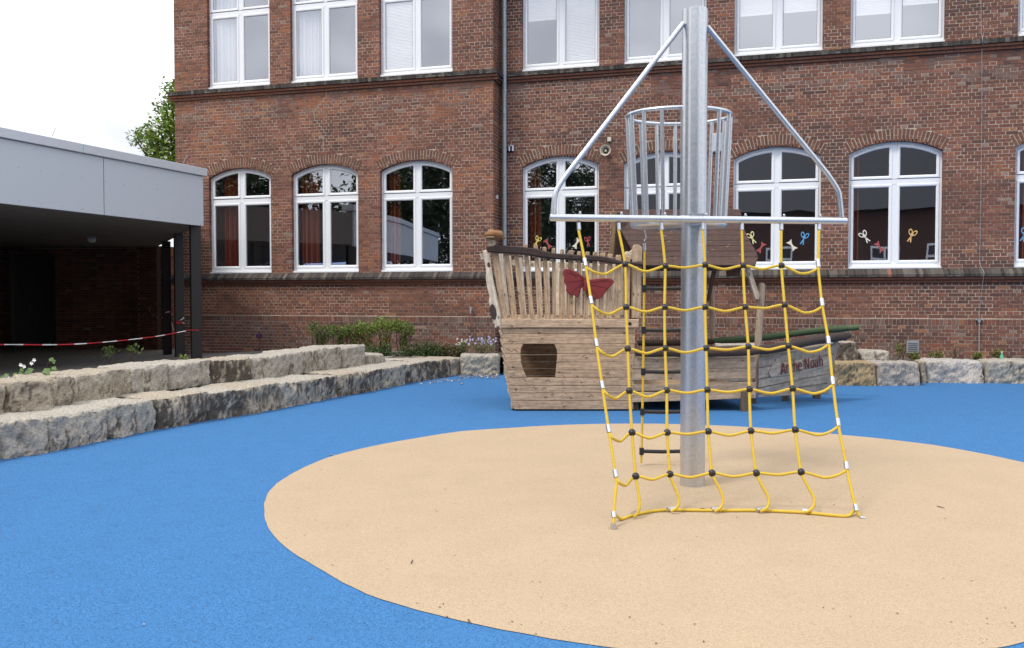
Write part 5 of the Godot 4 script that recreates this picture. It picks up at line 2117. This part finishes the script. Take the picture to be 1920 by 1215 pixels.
	# tracks and knots cut into the side
	for q in [[957, 639, 0.5, 3], [963, 641, -0.4, 3], [955, 655, 0.3, 2], [963, 657, -0.3, 4], [1096, 668, -0.7, 2], [1137, 701, 0.2, 3], [1141, 701, 0.9, 3], [985, 713, 0.2, 2], [1027, 714, -0.5, 3], [1004, 728, 0.6, 3], [1020, 729, -0.5, 3], [1025, 744, 0.1, 2], [1036, 741, -0.6, 2], [1108, 742, -0.1, 3]]:
		for k in q[3]:
			var px := []
			var cu: float = q[0] + 3.0 * k - 3.0
			var cv: float = q[1] + 1.6 * sin(k * 2.1 + q[0])
			var tu: float = q[2] + 0.5 * k
			for m in 9:
				var a := TAU * m / 9.0
				var e := Vector2(cos(a) * 2.6, sin(a) * 0.75).rotated(tu)
				px.append([cu + e.x, cv + e.y])
			board(o, "carved_mark", px, SHIP - 0.0015, 0.012, Color(0.17, 0.105, 0.062), 0.0008)
	# waist: planks, rails, legs
	for q in [[671, 691, 670, 690], [692, 713, 691, 709.5], [719.5, 733, 717, 729.5], [733.8, 754.5, 730, 746.5]]:
		board(o, "hull_plank", [[1185, q[0] + 1], [1230, q[0] + 2], [1290, q[0]], [1350, q[2] + 1], [1417, q[2]], [1417, q[3]], [1300, (q[1] + q[3]) * 0.5 + 0.5], [1185, q[1]]], SHIP - 0.02, 0.035, hull.lerp(Color(0.42, 0.34, 0.265), 0.5))
		for u in [1188.0, 1412.0]:
			scr.call(u, (q[0] + q[1]) * 0.5 - 3.0, SHIP - 0.02)
			scr.call(u, (q[2] + q[3]) * 0.5 + 4.0, SHIP - 0.02)
		var lift := 14.0
		board(o, "rear_plank", [[1190, q[0] - lift], [1410, q[2] - lift], [1410, q[3] - lift], [1190, q[1] - lift]], LEE, 0.035, pale)
	var wd := MB.new()
	wd.ua = Vector3(1, 0, 0)
	wd.va = Vector3(0, 0, 1)
	var wa := at(1190, 738, SHIP)
	var wb := at(1416, 738, SHIP)
	for i in 9:
		wd.col = hull * rng.randf_range(0.85, 1.1)
		wd.box(Vector3(wa.x, wa.y, -LEE + i * 0.18), Vector3(wb.x - wa.x, 0, 0), Vector3(0, 0.03, 0), Vector3(0, 0, 0.172))
	put("waist_deck", wd, M.wood, o)
	for q in [[1397, 745, 773, 12.42, 12.0], [1413, 742, 759, 13.35, 10.0], [1192, 745, 775, 12.6, 10.0]]:
		board(o, "leg", [[q[0] - q[4] * 0.5, q[1] - 12], [q[0] + q[4] * 0.5, q[1] - 12], [q[0] + q[4] * 0.5, q[2]], [q[0] - q[4] * 0.5, q[2]]], q[3], 0.1, Color(0.16, 0.12, 0.085))
	var worn := Color(0.095, 0.062, 0.046)
	log_rail(o, "rail", [[1191, 660, 12.42], [1250, 659, 12.42], [1310, 660, 12.42], [1370, 658, 12.42], [1422, 657, 12.44]], 0.078, worn)
	log_rail(o, "rail", [[1420, 657, 12.46], [1468, 650.5, 12.8], [1515, 640, 13.15], [1562, 633, 13.5], [1591, 629, 13.75]], 0.070, Color(0.062, 0.040, 0.033))
	log_rail(o, "rear_rail", [[1196, 643, 14.1], [1240, 643, 14.1], [1300, 642, 14.1], [1338, 640, 14.1]], 0.055, dark)
	log_rail(o, "green_rail", [[1338, 638.5, 14.12], [1411, 635, 14.15], [1468, 628.5, 14.2], [1524, 621, 14.15], [1588, 615.5, 14.0], [1596, 615, 13.98]], 0.055, Color(0.062, 0.105, 0.045))
	log_rail(o, "green_rail_tip", [[1590, 615.5, 13.98], [1600, 614.5, 13.95], [1611, 614, 13.9]], 0.056, Color(0.085, 0.135, 0.06))
	# bow boards
	var grey := Color(0.37, 0.325, 0.275)
	var BD := func(u: float, v: float, push: float) -> Vector3: return at(u, v, lerpf(12.55, 13.62, (u - 1421.0) / 146.0) - push)
	var bl := [[670, 643], [690, 665], [711, 684], [727.5, 701], [738, 719], [745, 738.5]]
	var br := [1567.0, 1563.0, 1559.0, 1555.0, 1551.0, 1547.5]
	for i in 5:
		var p := [BD.call(1421.5, bl[i][0] + 0.4, 0.0), BD.call(br[i], bl[i][1] + 0.4, 0.0), BD.call(br[i + 1], bl[i + 1][1] - 0.4, 0.0), BD.call(1421.5, bl[i + 1][0] - 0.4, 0.0)]
		board3(o, "bow_plank", p, Vector3(0.015, 0, -0.03), grey)
		var mid: Vector3 = p[1]
		var m2: Vector3 = p[2]
		board3(o, "bow_plank", [Vector3(mid.x, mid.y, mid.z - 0.02), at(1425, bl[i][0] - 12, LEE), at(1425, bl[i + 1][0] - 12, LEE), Vector3(m2.x, m2.y, m2.z - 0.02)], Vector3(-0.01, 0, -0.03), grey)
	board3(o, "stem_post", [BD.call(1563, 640, -0.03), BD.call(1573, 638, -0.03), BD.call(1554, 739, -0.03), BD.call(1545, 739, -0.03)], Vector3(0, 0, -0.1), grey)
	for q in [[1474, 736, 752, 13.72, 11.0], [1533, 733, 747, 14.05, 13.0]]:
		board(o, "leg", [[q[0] - q[4] * 0.5, q[1] - 6], [q[0] + q[4] * 0.5, q[1] - 6], [q[0] + q[4] * 0.5, q[2]], [q[0] - q[4] * 0.5, q[2]]], q[3], 0.09, Color(0.20, 0.15, 0.11))
	# name board
	var sg := part("name_board", o)
	board3(sg, "board", [BD.call(1449, 682, 0.035), BD.call(1480, 678.5, 0.035), BD.call(1520, 671.5, 0.035), BD.call(1558, 666, 0.035), BD.call(1557, 684, 0.035), BD.call(1530, 693, 0.035), BD.call(1487, 704, 0.035), BD.call(1445, 708, 0.035), BD.call(1440.5, 699.5, 0.035), BD.call(1443, 694, 0.035)], Vector3(0.012, 0, -0.03), Color(0.43, 0.375, 0.315), 0.007)
	var tm := TextMesh.new()
	var ft := SystemFont.new()
	ft.font_names = PackedStringArray(["Droid Sans"])
	tm.font = ft
	tm.text = "Arche Noah"
	tm.font_size = 32
	tm.depth = 0.008
	tm.horizontal_alignment = HORIZONTAL_ALIGNMENT_LEFT
	tm.vertical_alignment = VERTICAL_ALIGNMENT_BOTTOM
	tm.pixel_size = 0.0042
	tm.material = M.lettering
	var t0: Vector3 = BD.call(1464.5, 703, 0.075)
	var t1: Vector3 = BD.call(1543, 686.5, 0.065)
	var wx := (t1 - t0).normalized()
	var wz := wx.cross(Vector3(0, 1, 0)).normalized()
	var wy := wz.cross(wx).normalized()
	var bb := tm.get_aabb()
	var k := (t1 - t0).length() / bb.size.x
	var ti := MeshInstance3D.new()
	ti.name = "lettering"
	ti.mesh = tm
	ti.transform = Transform3D(Basis(wx * k, wy * k * 1.15, wz), t0 - wx * bb.position.x * k - wy * bb.position.y * k * 1.15)
	sg.add_child(ti, true)
	put("screws", screws, M.plain, o).set_meta("kind", "stuff")

# ---------------------------------------------------------------- things on the school wall
func wall_fittings() -> void:
	var up := Vector3(0, 1, 0)
	# downpipe in the corner
	var o := thing("downpipe", "grey zinc rain downpipe in the corner between the two brick fronts", "downpipe")
	var b := MB.new()
	b.tube([ws(0.14, 0.4, 0.17), ws(0.14, 5.0, 0.17), ws(0.14, 10.5, 0.17)], [0.055], 16)
	put("pipe", b, M.zinc, o)
	for y in [2.75, 4.55, 6.6, 8.6]:
		b = MB.new()
		b.tube([ws(0.14, y, 0.17), ws(0.14, y + 0.05, 0.17)], [0.064], 16)
		b.box(ws(0.12, y, 0.0), WE * 0.04, up * 0.04, WN * 0.12)
		put("clamp", b, M.zinc, o)
	# loudspeaker
	o = thing("horn_loudspeaker", "round cream horn loudspeaker on the brick wall above an arch", "loudspeaker")
	var p := pw(1138, 285)
	var c := ws(p.x, p.y, 0.0)
	b = MB.new()
	b.col = Color(0.55, 0.50, 0.40)
	b.lathe(c, WN, [Vector2(0.05, 0.0), Vector2(0.055, 0.10), Vector2(0.075, 0.16), Vector2(0.118, 0.24), Vector2(0.127, 0.248), Vector2(0.127, 0.256), Vector2(0.116, 0.256), Vector2(0.098, 0.21), Vector2(0.072, 0.165), Vector2(0.066, 0.15)], 28)
	put("horn", b, M.plain, o)
	b = MB.new()
	b.col = Color(0.03, 0.03, 0.03)
	b.tube([c + WN * 0.05, c + WN * 0.155], [0.02, 0.067], 20)
	put("throat", b, M.plain, o)
	b = MB.new()
	b.col = Color(0.55, 0.52, 0.45)
	b.tube([c + WN * 0.15, c + WN * 0.20, c + WN * 0.215], [0.032, 0.032, 0.02], 16)
	put("driver", b, M.plain, o)
	o = thing("junction_box", "small cream box on the bricks above the horn loudspeaker", "box")
	p = pw(1143, 262)
	b = MB.new()
	b.col = Color(0.58, 0.54, 0.45)
	b.bevel_box(ws(p.x - 0.045, p.y - 0.05, 0.0), WE * 0.09, up * 0.10, WN * 0.07, 0.008)
	put("case", b, M.plain, o)
	b = MB.new()
	b.col = Color(0.04, 0.04, 0.04)
	b.tube([ws(p.x, p.y - 0.05, 0.03), ws(p.x, p.y - 0.085, 0.03)], [0.02], 10)
	put("gland", b, M.plain, o)
	# twin flood lamp by the downpipe
	o = thing("wall_lamp", "small dark and white wall lamp beside the downpipe", "lamp")
	p = pw(957, 280)
	b = MB.new()
	b.col = Color(0.03, 0.035, 0.06)
	b.bevel_box(ws(p.x - 0.11, p.y - 0.055, 0.0), WE * 0.20, up * 0.11, WN * 0.12, 0.012)
	put("housing", b, M.plain, o)
	b = MB.new()
	b.col = Color(0.75, 0.75, 0.75)
	b.bevel_box(ws(p.x - 0.125, p.y - 0.06, 0.02), WE * 0.028, up * 0.11, WN * 0.11, 0.006)
	b.bevel_box(ws(p.x - 0.01, p.y - 0.06, 0.09), WE * 0.03, up * 0.12, WN * 0.04, 0.006)
	b.bevel_box(ws(p.x + 0.07, p.y - 0.06, 0.05), WE * 0.03, up * 0.13, WN * 0.07, 0.006)
	b.tube([ws(p.x, p.y + 0.055, 0.05), ws(p.x + 0.03, p.y + 0.10, 0.05), ws(p.x + 0.065, p.y + 0.06, 0.05)], [0.012], 8)
	put("trim", b, M.plain, o)
	# tap
	o = thing("outdoor_tap", "small chrome outdoor tap on the plinth by the stern", "tap")
	p = pw(884, 583, PROJ)
	b = MB.new()
	b.tube([ws(p.x, p.y + 0.02, PROJ), ws(p.x, p.y + 0.02, PROJ + 0.09)], [0.022], 12)
	b.tube([ws(p.x, p.y + 0.07, PROJ + 0.07), ws(p.x, p.y - 0.06, PROJ + 0.08)], [0.028, 0.018], 12)
	put("spout", b, M.ferrule, o)
	b = MB.new()
	b.box(ws(p.x - 0.035, p.y + 0.07, PROJ + 0.05), WE * 0.07, up * 0.025, WN * 0.035)
	put("handle", b, M.ferrule, o)
	# sensor box on the return
	o = thing("sensor_box", "tiny white sensor box low on the shaded brick return", "box")
	b = MB.new()
	b.col = Color(0.6, 0.6, 0.58)
	var q := pw(930, 367, PROJ)
	b.bevel_box(ws(0.0, q.y - 0.045, 0.42), WN * -0.07, up * 0.09, WE * 0.04, 0.006)
	put("case", b, M.plain, o)
	# grey cabinet behind the basket
	o = thing("wall_cabinet", "grey metal box on the wall seen behind the basket bars", "box")
	p = pw(1341, 268)
	b = MB.new()
	b.bevel_box(ws(p.x - 0.05, p.y - 0.22, 0.0), WE * 0.2, up * 0.42, WN * 0.12, 0.01)
	put("case", b, M.fascia, o)
	b = MB.new()
	b.bevel_box(ws(p.x - 0.03, p.y - 0.20, 0.12), WE * 0.16, up * 0.38, WN * 0.008, 0.004)
	put("door", b, M.fascia, o)
	# lightning wire
	o = thing("lightning_wire", "thin pale lightning wire down the wall into a grey pipe", "wire")
	var pts := []
	for z in [[1839, -60, 0.03], [1840, 62, 0.03], [1842, 70, 0.16], [1843, 82, 0.15], [1841, 88, 0.04], [1841, 210, 0.025], [1839, 400, 0.025], [1837, 485, 0.025], [1838, 498, 0.03], [1845, 510, 0.15], [1844, 520, 0.14], [1842, 535, 0.05], [1838, 570, 0.025], [1836, 590, 0.03], [1836, 602, 0.06]]:
		var s := pw(z[0], z[1], z[2])
		pts.append(ws(s.x, s.y, z[2]))
	b = MB.new()
	b.tube(pts, [0.0055], 6)
	put("wire", b, M.zinc, o)
	b = MB.new()
	var s0 := pw(1836, 600, 0.07)
	var s1 := pw(1836, 657, 0.07)
	b.tube([ws(s0.x, s0.y, 0.07), ws(s1.x, s1.y - 0.15, 0.07)], [0.014], 10)
	put("pipe", b, M.zinc, o)
	b = MB.new()
	b.tube([ws(s0.x, s0.y + 0.03, 0.07), ws(s0.x, s0.y - 0.05, 0.07)], [0.032], 10)
	b.box(ws(s0.x - 0.07, s0.y - 0.005, 0.02), WE * 0.14, up * 0.02, WN * 0.06)
	put("clamp", b, M.zinc, o)
	# vent
	o = thing("wall_vent", "square dark grey vent plate low in the brick plinth", "vent")
	p = pw(1712, 650, 0.04)
	b = MB.new()
	b.bevel_box(ws(p.x - 0.13, p.y - 0.14, 0.02), WE * 0.25, up * 0.27, WN * 0.025, 0.006)
	put("plate", b, M.zinc, o)
	b = MB.new()
	for i in 5:
		b.box(ws(p.x - 0.10, p.y - 0.10 + i * 0.04, 0.045), WE * 0.19, up * 0.012, WN * 0.006)
	put("louvre", b, M.seal_dark, o)
	# bottle
	o = thing("green_bottle", "translucent green plastic bottle standing on the stone edge", "bottle")
	b = MB.new()
	b.col = Color(0.12, 0.50, 0.32)
	var bt := at(1878, 680, 17.0)
	b.tube([bt, bt + up * 0.13, bt + up * 0.17, bt + up * 0.20], [0.032, 0.032, 0.014, 0.013], 14)
	put("body", b, M.plain, o)
	b = MB.new()
	b.col = Color(0.6, 0.6, 0.6)
	b.tube([bt + up * 0.20, bt + up * 0.222], [0.016], 12)
	put("cap", b, M.plain, o)

# ---------------------------------------------------------------- paper shapes in the windows
func scissors(u: float, v: float, turn: float, col: Color, label: String, hpx := 22.0) -> void:
	var o := thing("paper_scissors", label, "paper cutout", "paper shapes on the window panes")
	var p := pw(u, v, -0.11)
	var d := (ws(p.x, p.y) - Vector3(0, EYE, 0)).length()
	var h := hpx / F * d
	var t := -0.118
	var P := func(x: float, y: float) -> Vector3:
		var a := Vector2(x, y).rotated(turn) * h
		return ws(p.x + a.x, p.y + a.y, t)
	for sgn in [-1.0, 1.0]:
		var b := MB.new()
		b.col = col
		b.prism([P.call(-sgn * 0.16, -0.5), P.call(-sgn * 0.08, -0.5), P.call(sgn * 0.10, 0.08), P.call(sgn * 0.0, 0.10)], WN * -0.003, 0.0005)
		put("blade", b, M.paper, o)
		b = MB.new()
		b.col = col
		var c := Vector2(sgn * 0.16, 0.27)
		for k in 20:
			var a0 := TAU * k / 20.0
			var a1 := TAU * (k + 1) / 20.0
			var f := func(a: float, r: float) -> Vector3:
				var e := Vector2(cos(a) * 0.145 * r, sin(a) * 0.24 * r).rotated(-sgn * 0.35) + c
				return P.call(e.x, e.y)
			b.quad(f.call(a0, 0.62), f.call(a0, 1.0), f.call(a1, 1.0), f.call(a1, 0.62))
		put("handle", b, M.paper, o)

func bow(u: float, v: float, turn: float, col: Color, label: String) -> void:
	var p := pw(u, v, -0.11)
	var h := 0.25
	var pts := []
	for q in [[-0.28, 0.5], [0.0, 0.42], [0.28, 0.5], [0.09, 0.15], [0.08, -0.12], [0.28, -0.5], [0.0, -0.42], [-0.28, -0.5], [-0.09, -0.14], [-0.08, 0.14]]:
		var a := Vector2(q[0], q[1]).rotated(turn) * h
		pts.append(ws(p.x + a.x, p.y + a.y, -0.118))
	var b := MB.new()
	b.col = col
	b.prism(pts, WN * -0.003, 0.0005)
	tag(put("paper_spool", b, M.paper), label, "paper cutout", "paper shapes on the window panes")

func cutouts() -> void:
	var red := Color(0.34, 0.075, 0.08)
	var cream := Color(0.72, 0.68, 0.55)
	scissors(1007, 452, -0.45, Color(0.75, 0.66, 0.16), "thin yellow paper scissors on the pane above the stern rail", 19)
	bow(1027, 457, 0.55, red, "dark red paper thread spool beside the yellow scissors")
	bow(1081, 456, -0.5, cream, "cream paper thread spool beside the red scissors")
	scissors(1102, 453, 0.12, Color(0.42, 0.08, 0.09), "red paper scissors on the pane above the stern rail", 19)
	scissors(1410, 446, 0.45, Color(0.78, 0.70, 0.35), "pale yellow paper scissors next to the ship's roof edge")
	bow(1427, 464, -0.55, red, "red paper thread spool next to the ship's roof edge")
	bow(1485, 460, 0.62, cream, "cream paper thread spool beside the blue scissors")
	scissors(1507, 447, -0.3, Color(0.10, 0.36, 0.70), "blue paper scissors on a dark window pane")
	scissors(1622, 444, 0.6, Color(0.76, 0.75, 0.66), "white paper scissors in the window right of the crossbar")
	bow(1649, 463, 0.6, red, "red paper thread spool in the window right of the crossbar")
	scissors(1709, 442, -0.35, Color(0.72, 0.46, 0.18), "orange paper scissors in the window right of the crossbar")
	scissors(1921, 440, -0.3, Color(0.10, 0.36, 0.60), "blue green paper scissors in the window past the lightning wire")

# ---------------------------------------------------------------- litter
func litter() -> void:
	var b := MB.new()
	for i in 330:
		var f := rng.randf()
		var u := rng.randf_range(862.0, 938.0)
		var v := 706.0 + rng.randf_range(-2.0, 5.0) - 3.0 * (1.0 - absf(u - 895.0) / 45.0) * rng.randf()
		if f < 0.25:
			u = rng.randf_range(780.0, 870.0)
			v = 718.0 - (u - 780.0) * 0.10 + rng.randf_range(0.0, 5.0)
		var p := gp(u, v)
		var hgt := 0.05 * rng.randf() if u > 865 and u < 905 else 0.012
		p.y = 0.004 + hgt * rng.randf()
		b.col = [Color(0.22, 0.12, 0.055), Color(0.13, 0.07, 0.035), Color(0.34, 0.24, 0.13), Color(0.55, 0.48, 0.36)][rng.randi() % 4]
		var a := rng.randf() * TAU
		b.leaf(p, Vector3(cos(a), rng.randf_range(-0.05, 0.5), sin(a)).normalized(), Vector3(0.2, 1, 0.1).normalized(), rng.randf_range(0.03, 0.07), rng.randf_range(0.007, 0.018))
	# bits gathered along the foot of the seat wall
	var foot := [[0, 862], [100, 847], [210, 823], [292, 806], [391, 789], [464, 778], [525, 766], [589, 754], [686, 736], [760, 720], [847, 705]]
	for i in 260:
		var fu := rng.randf_range(5.0, 845.0)
		var p := polyline_at(foot, fu, 0.0) + Vector3(0.04 + 0.10 * pow(rng.randf(), 2.5), 0.005, 0.03)
		b.col = [Color(0.16, 0.10, 0.06), Color(0.09, 0.065, 0.045), Color(0.30, 0.24, 0.17)][rng.randi() % 3]
		var a := rng.randf() * TAU
		var sz := rng.randf_range(0.012, 0.04)
		b.leaf(p, Vector3(cos(a), 0.12, sin(a)).normalized(), Vector3(0.1, 1, 0.1).normalized(), sz, sz * 0.3)
	# crumbs scattered over the rubber
	for i in 420:
		var u := rng.randf_range(-40.0, 1960.0)
		var v := 690.0 + 520.0 * pow(rng.randf(), 1.5)
		var p := gp(u, v)
		if (Vector2(p.x, p.z) - Vector2(1.59, -7.57)).length() > 3.7 and rng.randf() < 0.3:
			continue
		p.y = 0.006
		b.col = Color(0.10, 0.07, 0.05) if rng.randf() < 0.9 else Color(0.45, 0.4, 0.33)
		var a := rng.randf() * TAU
		var sz := rng.randf_range(0.006, 0.02)
		b.leaf(p, Vector3(cos(a), 0.15, sin(a)).normalized(), Vector3(0.1, 1, 0.1).normalized(), sz, sz * 0.3)
	tag(put("leaf_litter", b, M.plain), "dry leaf litter heaped at the pale stone by the stern", "litter", "", "stuff")
	for q in [[1757, 951, 1771, 955, 0.006, "thin brown twig on the sand field right of the net"], [771, 1059, 774, 1052, 0.006, "short dark twig on the sand field left of the net"], [1312, 957, 1321, 956, 0.008, "dark curled leaf behind the net's floor rope"], [878, 1165, 881, 1170, 0.007, "brown crumb of bark on the circle's edge"]]:
		var t := MB.new()
		t.col = Color(0.10, 0.065, 0.04)
		var a := gp(q[0], q[1]) + Vector3(0, q[4] + 0.003, 0)
		var c := gp(q[2], q[3]) + Vector3(0, q[4] + 0.004, 0)
		t.tube([a, a.lerp(c, 0.5) + Vector3(0, 0.002, 0.003), c], [q[4] * 0.5, q[4] * 0.6, q[4] * 0.3], 6)
		tag(put("twig", t, M.plain), q[5], "twig", "bits lying on the sand field")
	for q in [[620, 855, 5.0, "small pale pebble on the circle's far edge"], [491, 902, 3.5, "small pale pebble on the blue floor left of the circle"], [866, 721, 5.0, "small brown pebble on the blue floor near the stern"]]:
		var t := MB.new()
		t.col = Color(0.40, 0.33, 0.25)
		var c := gp(q[0], q[1])
		var r: float = q[2] / F * -c.z * 0.5
		t.ball(c + Vector3(0, r * 0.55 + 0.004, 0), Vector3(r, r * 0.6, r * 0.8), 6, 9)
		for i in t.v.size():
			t.v[i] += Vector3(0, 1, 0) * r * 0.15 * noise2.get_noise_3dv(t.v[i] * 30.0)
		tag(put("pebble", t, M.rock), q[3], "pebble", "pebbles on the rubber floor")
